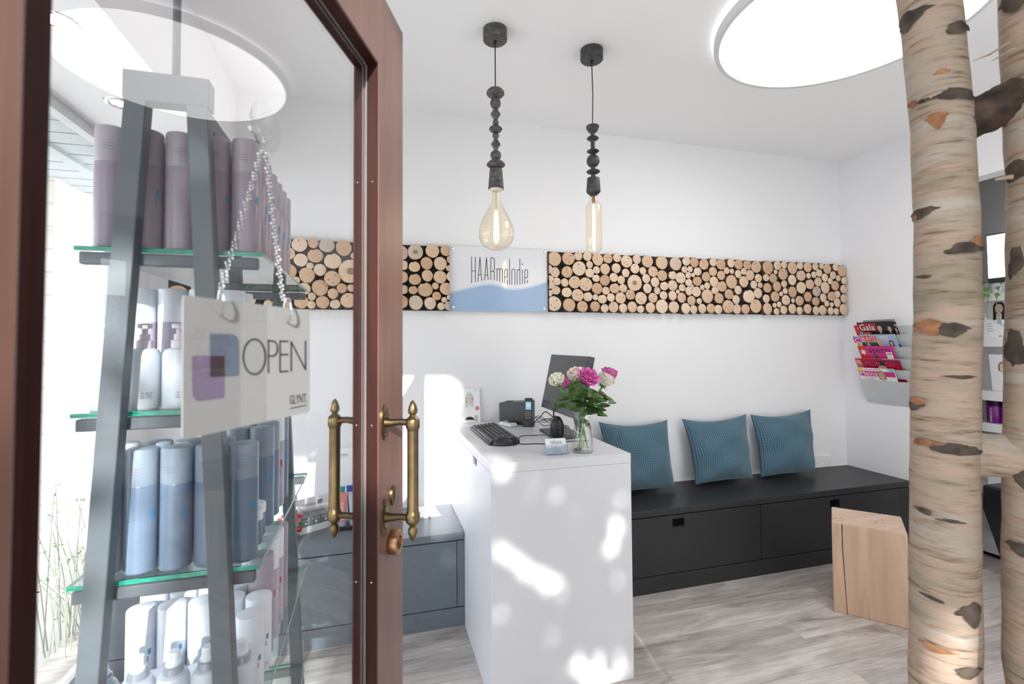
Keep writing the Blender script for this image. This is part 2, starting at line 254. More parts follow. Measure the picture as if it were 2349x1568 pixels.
# ------------------------------------------------------------------ mesh builder
V = Vector
class M:
    def __init__(s): s.v = []; s.f = []; s.m = []; s.uv = None
    def add(s, vs, fs, mi=0):
        k = len(s.v); s.v += [tuple(v) for v in vs]; s.f += [tuple(i+k for i in f) for f in fs]; s.m += [mi]*len(fs); return s
    def hexa(s, b, t, mi=0):                       # two matching rings
        n = len(b); fs = [tuple(reversed(range(n))), tuple(range(n, 2*n))]+[(i, (i+1) % n, n+(i+1) % n, n+i) for i in range(n)]
        return s.add(list(b)+list(t), fs, mi)
    def box(s, x0, x1, y0, y1, z0, z1, mi=0):
        return s.hexa([(x0, y0, z0), (x1, y0, z0), (x1, y1, z0), (x0, y1, z0)], [(x0, y0, z1), (x1, y0, z1), (x1, y1, z1), (x0, y1, z1)], mi)
    def prism(s, pts, vec, mi=0): pts = [V(p) for p in pts]; return s.hexa(pts, [p+V(vec) for p in pts], mi)
    def bar(s, a, b, w, d, ref=(0, 1, 0), mi=0):   # rectangular bar a->b, w along cross, d along ref
        a, b = V(a), V(b); ax = (b-a).normalized(); r = V(ref); r = (r-ax*r.dot(ax)).normalized(); c = ax.cross(r)
        q = [c*(w/2)+r*(d/2), -c*(w/2)+r*(d/2), -c*(w/2)-r*(d/2), c*(w/2)-r*(d/2)]
        return s.hexa([a+k for k in q], [b+k for k in q], mi)
    def lathe(s, prof, o=(0, 0, 0), ax=(0, 0, 1), n=24, mi=0, sx=1, sy=1, cap=True):
        o, ax = V(o), V(ax).normalized(); u = ax.orthogonal().normalized() if abs(ax.z) < .99 else V((1, 0, 0)); w = ax.cross(u)
        vs = []; fs = []
        for r, h in prof:
            for i in range(n):
                a = 2*math.pi*i/n; vs.append(o+ax*h+u*(r*sx*math.cos(a))+w*(r*sy*math.sin(a)))
        for j in range(len(prof)-1):
            for i in range(n):
                fs.append((j*n+i, j*n+(i+1) % n, (j+1)*n+(i+1) % n, (j+1)*n+i))
        if cap:
            if prof[0][0] > 1e-5: fs.append(tuple(reversed(range(n))))
            if prof[-1][0] > 1e-5: fs.append(tuple((len(prof)-1)*n+i for i in range(n)))
        return s.add(vs, fs, mi)
    def tube(s, pts, r, n=8, mi=0, closed=False):
        pts = [V(p) for p in pts]; rs = r if isinstance(r, (list, tuple)) else [r]*len(pts); vs = []; fs = []
        t0 = (pts[1]-pts[0]).normalized(); u = t0.orthogonal().normalized()
        for i, p in enumerate(pts):
            if closed: t_ = (pts[(i+1) % len(pts)]-pts[i-1]).normalized()
            else: t_ = (pts[min(i+1, len(pts)-1)]-pts[max(i-1, 0)]).normalized()
            u = (u-t_*u.dot(t_)).normalized(); w = t_.cross(u)
            for k in range(n):
                a = 2*math.pi*k/n; vs.append(p+(u*math.cos(a)+w*math.sin(a))*rs[i])
        L = len(pts); R_ = L if closed else L-1
        for i in range(R_):
            for k in range(n):
                j = (i+1) % L; fs.append((i*n+k, i*n+(k+1) % n, j*n+(k+1) % n, j*n+k))
        if not closed: fs.append(tuple(reversed(range(n)))); fs.append(tuple((L-1)*n+k for k in range(n)))
        return s.add(vs, fs, mi)
    def poly(s, pts, mi=0): return s.add(pts, [tuple(range(len(pts)))], mi)
    def grid(s, fn, nu, nv, mi=0, wrap=False):
        vs = [fn(i/nu, j/nv) for j in range(nv+1) for i in range(nu+1)]; w = nu+1
        return s.add(vs, [(j*w+i, j*w+i+1, (j+1)*w+i+1, (j+1)*w+i) for j in range(nv) for i in range(nu)], mi)
    def ball(s, c, r, n=10, mi=0, sz=1, sc3=None):
        k = sc3 or (r, r, r*sz); vs = []; fs = []; m_ = max(4, n//2)
        for j in range(m_+1):
            for i in range(n):
                a, bb = 2*math.pi*i/n, math.pi*j/m_; vs.append((c[0]+k[0]*math.sin(bb)*math.cos(a), c[1]+k[1]*math.sin(bb)*math.sin(a), c[2]+k[2]*math.cos(bb)))
        for j in range(m_):
            for i in range(n): fs.append((j*n+i, (j+1)*n+i, (j+1)*n+(i+1) % n, j*n+(i+1) % n))
        return s.add(vs, fs, mi)
    def build(s, name, mats, parent=None, world=False, bevel=0, smooth=True, seg=2, ang=35, solid=0):
        me = bpy.data.meshes.new(name)
        off = V((0, 0, 0))
        if world and parent is not None:
            q = parent
            while q is not None: off += q.location; q = q.parent
        me.from_pydata([V(v)-off for v in s.v], [], s.f)
        for x in ([mats] if isinstance(mats, str) else mats): me.materials.append(MT[x])
        me.polygons.foreach_set('material_index', s.m)
        if s.uv:
            ul = me.uv_layers.new(name='UVMap')
            for lp in me.loops: ul.data[lp.index].uv = s.uv[lp.vertex_index]
        b = bmesh.new(); b.from_mesh(me); bmesh.ops.remove_doubles(b, verts=b.verts, dist=1e-6) if not s.uv else None
        bmesh.ops.recalc_face_normals(b, faces=b.faces); b.to_mesh(me); b.free()
        if smooth: me.shade_smooth() if hasattr(me, 'shade_smooth') else None; me.set_sharp_from_angle(angle=math.radians(ang))
        o = bpy.data.objects.new(name, me); COL.objects.link(o)
        if parent is not None: o.parent = parent
        if solid: md = o.modifiers.new('solid', 'SOLIDIFY'); md.thickness = solid; md.offset = 0
        if bevel: md = o.modifiers.new('bevel', 'BEVEL'); md.width = bevel; md.segments = seg; md.limit_method = 'ANGLE'; md.angle_limit = math.radians(40)
        return o
def tag(o, label, cat=None, group=None, kind=None):
    if label: o['label'] = label
    if cat: o['category'] = cat
    if group: o['group'] = group
    if kind: o['kind'] = kind
    return o
def thing(name, label, cat, loc=(0, 0, 0), group=None, rz=0):
    o = bpy.data.objects.new(name, None); COL.objects.link(o); o.empty_display_size = .05; o.location = loc; o.rotation_euler = (0, 0, rz)
    return tag(o, label, cat, group)
def struct(name, m_, mats, parent=None, label=None, **k):
    o = m_.build(name, mats, parent, **k)
    if parent is None: o['kind'] = 'structure'
    if label: o['label'] = label
    return o
def dup(root, loc=None, rz=None, label=None, group=None, scale=None):
    r = root.copy(); COL.objects.link(r)
    if loc is not None: r.location = loc
    if rz is not None: r.rotation_euler = (0, 0, rz)
    if scale is not None: r.scale = scale
    if label: r['label'] = label
    if group: r['group'] = group
    for ch in list(root.children):
        c = ch.copy(); COL.objects.link(c); c.parent = r
        for g in list(ch.children): d_ = g.copy(); COL.objects.link(d_); d_.parent = c
    return r
_tc = {}
def text_mesh(body):
    if body not in _tc:
        cu = bpy.data.curves.new('t', 'FONT'); cu.body = body; cu.size = 1; cu.resolution_u = 3
        ob = bpy.data.objects.new('t', cu); me = bpy.data.meshes.new_from_object(ob)
        vs = [v.co.copy() for v in me.vertices]; fs = [tuple(p.vertices) for p in me.polygons]
        x0 = min(v.x for v in vs); x1 = max(v.x for v in vs); y0 = min(v.y for v in vs); y1 = max(v.y for v in vs)
        _tc[body] = ([((v.x-x0)/(x1-x0), (v.y-y0)/(y1-y0)) for v in vs], fs)
        bpy.data.objects.remove(ob); bpy.data.meshes.remove(me); bpy.data.curves.remove(cu)
    return _tc[body]
class Fr:                                  # flat frame: origin, unit u, unit v, normal
    def __init__(s, o, u, v, n): s.o, s.u, s.v, s.n = V(o), V(u), V(v), V(n).normalized()
    def __call__(s, a, b, d=0): return s.o+s.u*a+s.v*b+s.n*d
def text(m_, body, fr, x, y, w, h, d=.0006, mi=0, skew=0):
    vs, fs = text_mesh(body); m_.add([fr(x+a*w+skew*b*h, y+b*h, d) for a, b in vs], fs, mi)
def rect(m_, fr, x, y, w, h, d=.0003, mi=0): m_.poly([fr(x, y, d), fr(x+w, y, d), fr(x+w, y+h, d), fr(x, y+h, d)], mi)
def ell(m_, fr, x, y, rx, ry, d=.0004, mi=0, n=20, a0=0, a1=2*math.pi):
    m_.poly([fr(x+rx*math.cos(a0+(a1-a0)*i/n), y+ry*math.sin(a0+(a1-a0)*i/n), d) for i in range(n)], mi)
def strokes(m_, pts, w, mapf, d, mi=0):    # flat ribbon through 2D points
    for (x0, y0), (x1, y1) in zip(pts, pts[1:]):
        L = math.hypot(x1-x0, y1-y0) or 1; nx, ny = -(y1-y0)/L*w/2, (x1-x0)/L*w/2; ex, ey = (x1-x0)/L*w*.25, (y1-y0)/L*w*.25
        m_.poly([mapf(x0+nx-ex, y0+ny-ey, d), mapf(x1+nx+ex, y1+ny+ey, d), mapf(x1-nx+ex, y1-ny+ey, d), mapf(x0-nx-ex, y0-ny-ey, d)], mi)
def face_art(m_, fr, x, y, s, skin, hair, lip, dark, hairlen=1.0, tilt=0, d=.0008):
    """small printed portrait: hair, face, brows, eyes, nose, mouth, shoulders"""
    ell(m_, fr, x, y+.12*s, .62*s, .82*s, d, hair); rect(m_, fr, x-.6*s, y-hairlen*s, .32*s, hairlen*s+.2*s, d, hair); rect(m_, fr, x+.28*s, y-hairlen*s, .32*s, hairlen*s+.2*s, d, hair)
    rect(m_, fr, x-.17*s, y-1.0*s, .34*s, .6*s, d+.0002, skin); ell(m_, fr, x, y, .42*s, .60*s, d+.0003, skin)
    for k in (-1, 1):
        ell(m_, fr, x+k*.17*s, y+.08*s, .08*s, .035*s, d+.0005, dark, 8); rect(m_, fr, x+k*.17*s-.11*s, y+.18*s, .22*s, .03*s, d+.0005, dark)
    ell(m_, fr, x, y-.29*s, .12*s, .045*s, d+.0005, lip, 8); rect(m_, fr, x-.015*s, y-.14*s, .06*s, .03*s, d+.0005, lip)

D, RX, ZC, HB, YB = 2.859, 3.4636, 2.779, .458, 2.409
LX = -1.11
# ------------------------------------------------------------------ the room
struct('floor', M().box(LX-.3, 5.6, .10, D+.15, -.06, 0), 'floor_planks', smooth=False)
struct('ceiling', M().box(LX-.2, 5.6, .10, D+.15, ZC, ZC+.12), 'ceiling_white', smooth=False)
struct('wall_back', M().box(LX-.2, RX+.10, D, D+.15, 0, ZC), 'wall_white', smooth=False)
struct('trim_1', M().box(LX, -.72, .25, D, 2.322, ZC-.001), 'ceiling_white', label='lowered white ceiling strip along the window side', smooth=False)
# right wall with a wide opening, lintel above it
lz = P(2250, 403, 0, RX).z; yo = P(2180, 600, 0, RX).y
struct('wall_right', M().box(RX, RX+.12, yo, D, 0, ZC).box(RX, RX+.12, .10, yo, lz, ZC), 'wall_white', smooth=False)
# front: glazed shop front left of the door, open door way, plain wall right of it
struct('wall_front', M().box(LX-.2, LX+.06, .10, .25, 0, ZC).box(-.37, -.30, .10, .25, 0, 2.60).box(LX-.2, 1.12, .10, .25, 2.60, ZC).box(1.06, 1.20, .10, .25, 0, ZC).box(3.30, 5.6, .10, .25, 0, ZC).box(1.20, 3.30, .10, .25, 0, .30).box(1.20, 3.30, .10, .25, 2.45, ZC).box(LX+.06, -.37, .10, .25, 0, .12), 'wall_white', smooth=False)
w1 = struct('window_1', M().box(LX+.06, -.37, .165, .171, .12, 2.60), 'window_pane', smooth=False)
w3 = struct('window_3', M().box(1.20, 3.30, .14, .146, .30, 2.45), 'window_pane', smooth=False)
rb = thing('fill_blind', 'white translucent blind added unseen over the front window to soften sun', 'blind', (2.25, .27, 2.5))  # blind added as soft fill light and to stop sun patches
M().box(1.16, 3.34, .268, .270, .28, 2.50).build('cloth', 'fill_blind_cloth', rb, world=True, smooth=False)
M().tube([(1.15, .275, 2.52), (3.35, .275, 2.52)], .022, 16).build('tube', 'white_plastic', rb, world=True)
tag(M().box(-1.0, 13, -9.6, -9.0, -.06, 4.0).build('house', 'facade', smooth=False), 'plain low unseen house across the street, added to dim light', 'house')  # out of view, put opposite to cut light from behind the camera
# left wall = one big window with a low sill
struct('wall_left', M().box(LX-.10, LX, .25, .55, 0, ZC).box(LX-.10, LX, .55, 2.66, 0, .05).box(LX-.10, LX, 2.66, D, 0, ZC).box(LX-.10, LX, .55, 2.66, 2.322, ZC), 'wall_white', smooth=False)
w2 = struct('window_2', M().box(LX-.055, LX-.049, .55, 2.66, .05, 2.322), 'window_pane', smooth=False)
struct('window_frame', M().box(LX-.075, LX-.03, .55, 2.66, .05, .09).box(LX-.075, LX-.03, .55, 2.66, 2.28, 2.322).box(LX-.075, LX-.03, .55, .595, .05, 2.322).box(LX-.075, LX-.03, 2.615, 2.66, .05, 2.322), 'window_frame', w2, world=True, bevel=.003)
# side room behind the opening
bx0, bx1 = RX+.12, 5.6
struct('wall_side_room_back', M().box(RX+.10, 5.6, D, D+.15, 0, ZC), 'wall_white', smooth=False)
struct('wall_side_room_right', M().box(5.45, 5.6, .25, D, 0, ZC), 'wall_white', smooth=False)
# joint strip between bench and wall
struct('baseboard_back', M().box(.98, RX, D-.006, D, HB, HB+.006).box(LX, .437, D-.006, D, HB, HB+.005), 'socket_white', smooth=False)
# ------------------------------------------------------------------ outside
tag(M().box(-14, 14, -16, .10, -.30, -.06).box(-14, LX-.3, .1, 8, -.30, -.06).build('pavement', 'paving', smooth=False), None, kind='structure')
yb0 = P(124, 500, 0, -1.75).y; 
struct('wall_outside', M().box(-2.25, -1.75, yb0, 6.5, -.06, 3.6), 'stone_wall', smooth=False)
cy0 = P(129, 330, 2, 2.36)
cn = M(); ce = P(209, 385, 2, 2.36); ce2 = P(129, 330, 2, 2.36)
for k in range(36): cn.box(-2.9, LX-.12, -.2+k*.14, -.2+k*.14+.128, 2.36, 2.385)
cn.box(-2.9, LX-.12, -.2, 4.8, 2.387, 2.41).box(ce.x-.06, ce.x, -.2, 4.8, 2.34, 2.40)
tag(cn.build('outside_canopy', 'canopy_board', smooth=False), 'grey boarded canopy over the shop window outside', 'canopy')
tag(M().box(-1.3, 4.0, -.75, .095, 2.80, 2.86).box(-1.3, 4.0, -.80, -.75, 2.74, 2.88).build('shade_canopy', 'canopy_board', smooth=False), 'narrow grey canopy added unseen over the entrance to block sky', 'canopy')  # canopy added to keep sky light off the door
struct('wall_added_shade', M().box(1.10, 1.22, -1.9, .10, -.06, 3.2), 'facade', smooth=False)  # unseen side wall added to block light from the right onto the door
# shrub of thin twigs by the outside wall
sh = thing('lavender_shrub', 'thin grey-green shrub growing outside at the foot of the stone wall', 'shrub', (-1.42, yb0-.35, -.06))
mm = M(); ml = M()
for i in range(60):
    a = rnd.uniform(0, 6.28); r0 = rnd.uniform(.05, .42); hz = rnd.uniform(.35, .80)
    p0 = V((rnd.uniform(-.1, .1), rnd.uniform(-.3, .5), 0)); p1 = p0+V((math.cos(a)*r0*.3, math.sin(a)*r0*.7, hz))
    mm.tube([p0, (p0+p1)/2+V((0, 0, .05)), p1], [.003, .0025, .0012], 4)
    for k in range(3):
        q = p0.lerp(p1, rnd.uniform(.4, 1)); d_ = V((rnd.uniform(-1, 1), rnd.uniform(-1, 1), rnd.uniform(0, 1)))*.025; s_ = V((rnd.uniform(-1, 1), rnd.uniform(-1, 1), 0))*.008
        ml.poly([q, q+d_*.5+s_, q+d_, q+d_*.5-s_])
mm.build('twigs', 'twig_grey', sh); lf = ml.build('leaves', 'ivy', sh, smooth=False); lf['kind'] = 'stuff'
# unseen tree behind the camera; leaves left out to shape the sun patches
YP = 1.838
def gx(x, y): q = P(x, y, 1, YP); return q.x, q.z
gaps = []                                  # (centre u, v, half w, half h, slant) on the plane Y=YP
for x, y, w_, h_, s_ in ((1150, 1085, 26, 32, -.2), (1208, 1102, 9, 8, 0), (1276, 1142, 17, 20, 0), (1178, 1282, 30, 20, .35), (1225, 1312, 46, 24, .45), (1275, 1338, 34, 20, .3), (1357, 1343, 10, 9, 0),
                        (1412, 1215, 18, 34, 0), (1414, 1270, 16, 26, 0), (1418, 1326, 14, 16, 0), (1416, 1150, 10, 9, 0), (1412, 1504, 22, 12, 0), (1416, 1550, 24, 22, 0), (1340, 1550, 34, 24, .5), (1345, 1525, 12, 8, .4), (1207, 1468, 7, 5, 0)):
    u, v = gx(x, y); k = 1.84/F; gaps.append((u, v, w_*k+.014, h_*k+.014, s_))
def in_gap(u, v):
    for a, b_, w_, h_, s_ in gaps:
        du = u-a; dv = v-b_+s_*du
        if (du/w_)**2+(dv/h_)**2 < 1.0: return True
    if -.08 < u < .40 and .70 < v < 1.665-.22*(u-.1)-.6*max(0, u-.30): return u < .33 or rnd.random() < .8
    pass                       # broad beam through the door way onto the back wall
    if .40 <= u < .50 and .92 < v < 1.12: return rnd.random() < .93
    if -1.6 < u < -.24 and -.9 < v < 1.22: return rnd.random() < .975         # ladder shelf side
    if 1.175 < u < 1.285 and -.6 < v < .40: return True                       # foot of the birch trunk
    return False
tr = thing('dapple_tree', 'unseen leafy tree outside the shop, crown shaped to dapple the sun', 'tree', (-.15, -5.2, -.06))
trk = M(); trk.tube([V((0, 0, 0)), V((.03, .02, .8)), V((-.02, .05, 1.6)), V((.03, .1, 2.5))], [.12, .10, .08, .04], 10)
for i in range(10):
    a = i*.9; trk.tube([V((0, 0, 1.5+.06*i)), V((math.cos(a)*.5, math.sin(a)*.5, 1.75+.03*i)), V((math.cos(a)*1.1, math.sin(a)*.9, 1.85+.02*i))], [.03, .02, .008], 6)
trk.build('trunk', 'tree_bark', tr)
fo = M(); cnt = 0
while cnt < 19500:
    yy = -5.2+rnd.uniform(-.7, .7); u = rnd.uniform(-2.0, 1.65); v = rnd.uniform(-1.3, 2.3)
    if cnt % 6 == 0: u = rnd.uniform(.42, 1.16); v = rnd.uniform(1.0, 2.1)
    if in_gap(u, v): cnt += 1; continue
    dy = YP-yy; p = V((u-SDX*dy, yy, v+SDZ*dy))-tr.location
    a = rnd.uniform(0, 6.28); e1 = V((math.cos(a), rnd.uniform(-.3, .3), math.sin(a)))*rnd.uniform(.05, .08); e2 = V((-math.sin(a), rnd.uniform(-.3, .3), math.cos(a)))*rnd.uniform(.035, .055)
    fo.poly([p-e1, p-e2*.8, p+e1, p+e2*.8]); cnt += 1
lf = fo.build('foliage', 'foliage', tr, smooth=False); lf['kind'] = 'stuff'
# ------------------------------------------------------------------ round ceiling light, downlights
LC = V((1.8967, 1.5190, 0)); LR = .4818; LZ = 2.72
t_ = thing('ceiling_light', 'large round flush ceiling light with thin grey rim, glowing white', 'ceiling light', (LC.x, LC.y, LZ))
M().lathe([(LR, 0.0), (LR-.004, -.001), (0.0001, -.001)], n=96, cap=False).build('diffuser', 'lamp_disc', t_)
M().lathe([(LR, -.002), (LR+.018, -.003), (LR+.022, .002), (LR+.022, .036), (LR-.01, .036)], n=96, cap=False).build('rim', 'lamp_rim', t_)
M().lathe([(.30, .036), (.30, ZC-LZ), (.0001, ZC-LZ)], n=48).build('mounting_plate', 'lamp_rim', t_)
first = None
for i, (x, y) in enumerate(((130, 47), (275, 237), (-40, -150))):
    q = P(x, y, 2, 2.322)
    if i == 2: q = V((-.80, 1.12, 2.322))
    if first is None:
        first = thing('downlight', 'recessed round downlight in lowered ceiling, nearer the door hinge', 'downlight', q, 'recessed downlights above the window')
        M().lathe([(.030, .002), (.036, -.003), (.048, -.003), (.050, 0)], n=32, cap=False).build('ring', 'chrome', first)
        M().lathe([(.030, -.0015), (.0001, -.0016)], n=32, cap=False).build('lamp', 'spot_glow', first)
    elif i == 1: dup(first, q, label='recessed round downlight partly behind the grey ladder shelf leg')
# ------------------------------------------------------------------ bench and low cupboards
def cupboard(name, label, x0, x1, splits, slots, cat, fin='anthracite'):
    o = thing(name, label, cat, ((x0+x1)/2, (YB+D)/2, 0))
    M().box(x0, x1, YB, D-.001, HB-.036, HB).build('top_panel', fin, o, world=True, bevel=.0015)
    M().box(x0, x1, YB+.022, D-.002, .0, HB-.036).build('carcass', 'slot_black', o, world=True, smooth=False)
    M().box(x0, x1, YB+.002, YB+.022, 0, .091).build('plinth', fin, o, world=True, bevel=.0015)
    for a, b_ in splits:
        h = slots.get((a, b_))
        if h:
            sx0, sx1, sz0, sz1 = h; zt = HB-.041; zb = .096; m_ = M()
            m_.box(a, sx0, YB+.002, YB+.021, zb, zt).box(sx1, b_, YB+.002, YB+.021, zb, zt).box(sx0, sx1, YB+.002, YB+.021, zb, sz0).box(sx0, sx1, YB+.002, YB+.021, sz1, zt)
            d_ = m_.build('drawer', fin, o, world=True, smooth=False)
            M().box(sx0, sx1, YB+.018, YB+.0215, sz0, sz1).build('grip_slot', 'slot_black', d_, world=True, smooth=False)
        else: M().box(a, b_, YB+.002, YB+.021, .096, HB-.041).build('drawer', fin, o, world=True, bevel=.001)
    return o
def slot(x0, x1, y0, y1): a = P(x0, y0, 1, YB); b_ = P(x1, y1, 1, YB); return (a.x, b_.x, b_.z-(a.z-b_.z)*0-.0, a.z) if a.z > b_.z else (a.x, b_.x, a.z, b_.z)
s1 = P(1543, 1190, 1, YB), P(1570.5, 1204, 1, YB); s2 = P(1904.5, 1147, 1, YB), P(1927.5, 1161, 1, YB)
xs = P(1746, 1200, 1, YB).x; xe = P(2070, 1200, 1, YB).x
d1, d2 = (1.05, xs-.0015), (xs+.0015, xe-.0015)
cupboard('storage_bench', 'long anthracite storage bench with drawers under the teal cushions', 1.047, RX-.001, (d1, d2, (xe+.0015, RX-.002)),
         {d1: (s1[0].x, s1[1].x, s1[1].z-.004, s1[0].z), d2: (s2[0].x, s2[1].x, s2[1].z-.003, s2[0].z)}, 'bench')
xl = P(1048.6, 1300, 1, YB).x
cupboard('low_cupboard', 'low anthracite cupboard, coloured as sunlit, behind the open door, left of the white counter', LX+.005, .4355, ((LX+.007, -.40), (-.397, xl-.0015), (xl+.0015, .4355)), {}, 'cupboard', 'anthracite_sunlit')
# ------------------------------------------------------------------ counter
X0, X1, Y0, HC = .437, 1.047, 1.8376, .930
ct = thing('reception_counter', 'tall white reception counter dappled with sunlight', 'counter', ((X0+X1)/2, (Y0+D)/2, 0))
M().box(X0, X1, Y0, D-.001, HC-.039, HC).build('top_panel', 'lacquer_white', ct, world=True, bevel=.0012)
M().box(X0+.0195, X1-.0008, Y0+.0194, D-.002, 0, HC-.0395).box(X0+.0003, X1-.0006, Y0+.0003, Y0+.0192, 0, HC-.0395).build('body', 'lacquer_white', ct, world=True, bevel=.0006)
g0 = P(1084.5, 1073, 0, X0); g1 = P(1093.5, 1090, 0, X0); gy0, gy1, gz0, gz1 = g1.y, g0.y, .855, .887
ysp = P(1072, 1200, 0, X0).y
m_ = M(); a0, a1, zt = Y0+.0198, ysp, HC-.0402
for bb in ((a0, gy0, 0, zt), (gy1, a1, 0, zt), (gy0, gy1, 0, gz0), (gy0, gy1, gz1, zt)): m_.box(X0+.0004, X0+.0185, *bb)
dp = m_.build('side_door', 'lacquer_white', ct, world=True, smooth=False)
M().box(X0+.016, X0+.019, gy0, gy1, gz0, gz1).build('grip_slot', 'slot_black', dp, world=True, smooth=False)
M().box(X0+.0004, X0+.0185, ysp+.0015, D-.002, 0, zt).build('side_panel', 'lacquer_white', ct, world=True, smooth=False)
# ------------------------------------------------------------------ wooden block stool
zs = .452
tp = [P(x, y, 2, zs) for x, y in ((1907.3, 1199), (1929.5, 1201), (2082.6, 1226), (2067, 1184.5), (1907.2, 1161.5))]
st = thing('block_stool', 'solid pale wood block stool with a long drying crack', 'stool', sum(tp, V())/5-V((0, 0, zs)))
bt = [P(1913, 1409, 2, 0), P(1940, 1414, 2, 0), P(2084, 1447.5, 2, 0)]; off = ((bt[0]-V((tp[0].x, tp[0].y, 0)))+(bt[2]-V((tp[2].x, tp[2].y, 0))))/2*.25
low = [V((p.x, p.y, 0))+off for p in tp]
mm = M().hexa(low, [p-V((0, 0, .0)) for p in tp], 0)
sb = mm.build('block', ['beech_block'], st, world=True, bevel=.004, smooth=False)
n_ = (tp[2]-tp[1]).cross(V((0, 0, 1))).normalized(); n_ = n_ if n_.y < 0 else -n_
cr_ = M(); pts = []
for i in range(13):
    f_ = i/12; q = tp[1].lerp(low[1], f_)+(tp[2]-tp[1])*(.012+.07*max(0, f_-.25))+n_*.0012; w_ = .0032*(1-.3*f_); e = (tp[2]-tp[1]).normalized()*w_/2; pts.append((q-e, q+e))
for i in range(12): cr_.poly([pts[i][0], pts[i][1], pts[i+1][1], pts[i+1][0]])
q0 = low[0].lerp(low[2], .48)+n_*.0012; e = (tp[2]-tp[1]).normalized()*.0008; cr_.poly([q0-e, q0+e, q0+V((0, 0, .13))])
cr_.build('drying_crack', 'slot_black', sb, world=True, smooth=False)
tpm = M(); cen = sum(tp, V())/5
tpm.poly([cen+(p-cen)*.975+V((0, 0, .0006)) for p in tp], 0)
def tf(a, b_): return tp[0].lerp(tp[2], a).lerp(tp[4].lerp(tp[3], a), b_)+V((0, 0, .0012))
for c_, l_, w_, an in ((.62, .45, .02, 0), (.72, .62, .018, 1), (.60, .36, .012, 2), (.69, .98, .02, .8)):
    q = tf(c_, l_); e = V((math.cos(an), math.sin(an), 0)); f_ = V((-e.y, e.x, 0)); tpm.poly([q-e*w_, q+f_*.0018, q+e*w_, q-f_*.0018], 1)
q = tf(.10, .25); tpm.tube([q+V((math.cos(a)*.030, math.sin(a)*.020, 0)) for a in [k*math.pi/10 for k in range(20)]], .0006, 4, 2, closed=True)
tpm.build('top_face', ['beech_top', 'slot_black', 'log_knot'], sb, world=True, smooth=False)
# ------------------------------------------------------------------ socket
so_ = thing('wall_socket', 'white double wall socket above the bench near the corner', 'socket', P(1888, 1058, 1, D))
a = P(1868, 1045, 1, D); b_ = P(1903, 1072, 1, D)
M().box(a.x-.03, b_.x, D-.010, D-.0005, b_.z+.012, a.z).build('plate', 'socket_white', so_, world=True, bevel=.002)
for x, y in ((1879, 1060), (1896, 1058)):
    q = P(x, y, 1, D-.01); r_ = M().lathe([(.021, 0), (.021, .003), (.018, .003), (.017, -.004), (.0001, -.004)], (q.x, D-.010, q.z), (0, -1, 0), 24, cap=False)
    for k in (-1, 1): r_.lathe([(.0025, -.0035), (.0001, -.0034)], (q.x+k*.0095, D-.010, q.z), (0, -1, 0), 8, 1)
    r_.build('outlet', ['socket_white', 'slot_black'], so_, world=True)
# ------------------------------------------------------------------ log panels
LA = [(90,133,70),(275,178,100),(457,152,72),(644,192,97),(872,222,107),(125,297,85),(290,385,90),(487,328,98),(725,403,108),(418,465,46),(550,517,82),(375,590,103),(120,540,108),(235,658,47),(720,637,105),(965,540,160),(1015,335,50),(340,775,82),(550,760,107),(847,768,67),(970,765,50),(727,842,70),(440,878,52),(437,990,55),(588,955,86),(755,980,66),(300,950,92),(935,930,102),(150,760,90),(90,990,60),
 (1110,215,90),(1290,250,85),(1470,230,90),(1650,290,95),(1140,430,75),(1290,455,80),(1450,440,70),(1575,480,60),(1680,455,65),(1210,640,90),(1400,620,85),(1550,640,60),(1660,615,80),(1130,800,75),(1300,810,70),(1440,790,65),(1560,800,55),(1680,785,60),(1120,970,70),(1270,980,80),(1430,960,80),(1650,950,90),(1540,1000,45)]
LB = [(1838,278,105),(2068,265,93),(2250,258,75),(1825,478,75),(1990,430,84),(2175,435,90),(2310,380,52),(1832,647,80),(2000,597,78),(2170,618,88),(2290,500,42),(1972,785,100),(2108,737,47),(2250,775,85),(1807,793,60),(2330,610,75),(2125,872,60),(2230,922,42),(1845,960,98),(2037,970,82),(2185,1010,52),(2290,1005,62),(2295,890,35)]
LC_ = [(197,310,155),(498,300,142),(715,243,95),(900,255,97),(1125,318,130),(1343,293,110),(1527,285,93),(1737,360,135),(1957,312,98),(70,525,97),(222,588,108),(470,585,125),(728,510,155),(950,430,78),(945,608,98),(1095,543,80),(1280,522,117),(1510,505,105),(1715,605,90),(1912,512,105),(2083,560,80),(1905,815,175),(255,787,82),(425,808,87),(628,803,135),(868,845,150),(1083,717,83),(1265,763,117),(1457,700,97),(1622,750,90),(1105,935,123),(90,800,150),(240,968,97),(462,1015,112),(690,1077,135),(912,1107,103),(1075,1120,67),(1300,980,87),(1480,930,115),(1667,927,92),(1805,1067,110),(2045,1140,138),(103,1032,70),(195,1255,162),(520,1280,142),(803,1315,123),(1063,1313,112),(1225,1157,100),(1397,1125,90),(1600,1135,122),(1260,1355,90),(1460,1327,117),(1658,1350,98),(1847,1325,115),(2035,1370,83)]
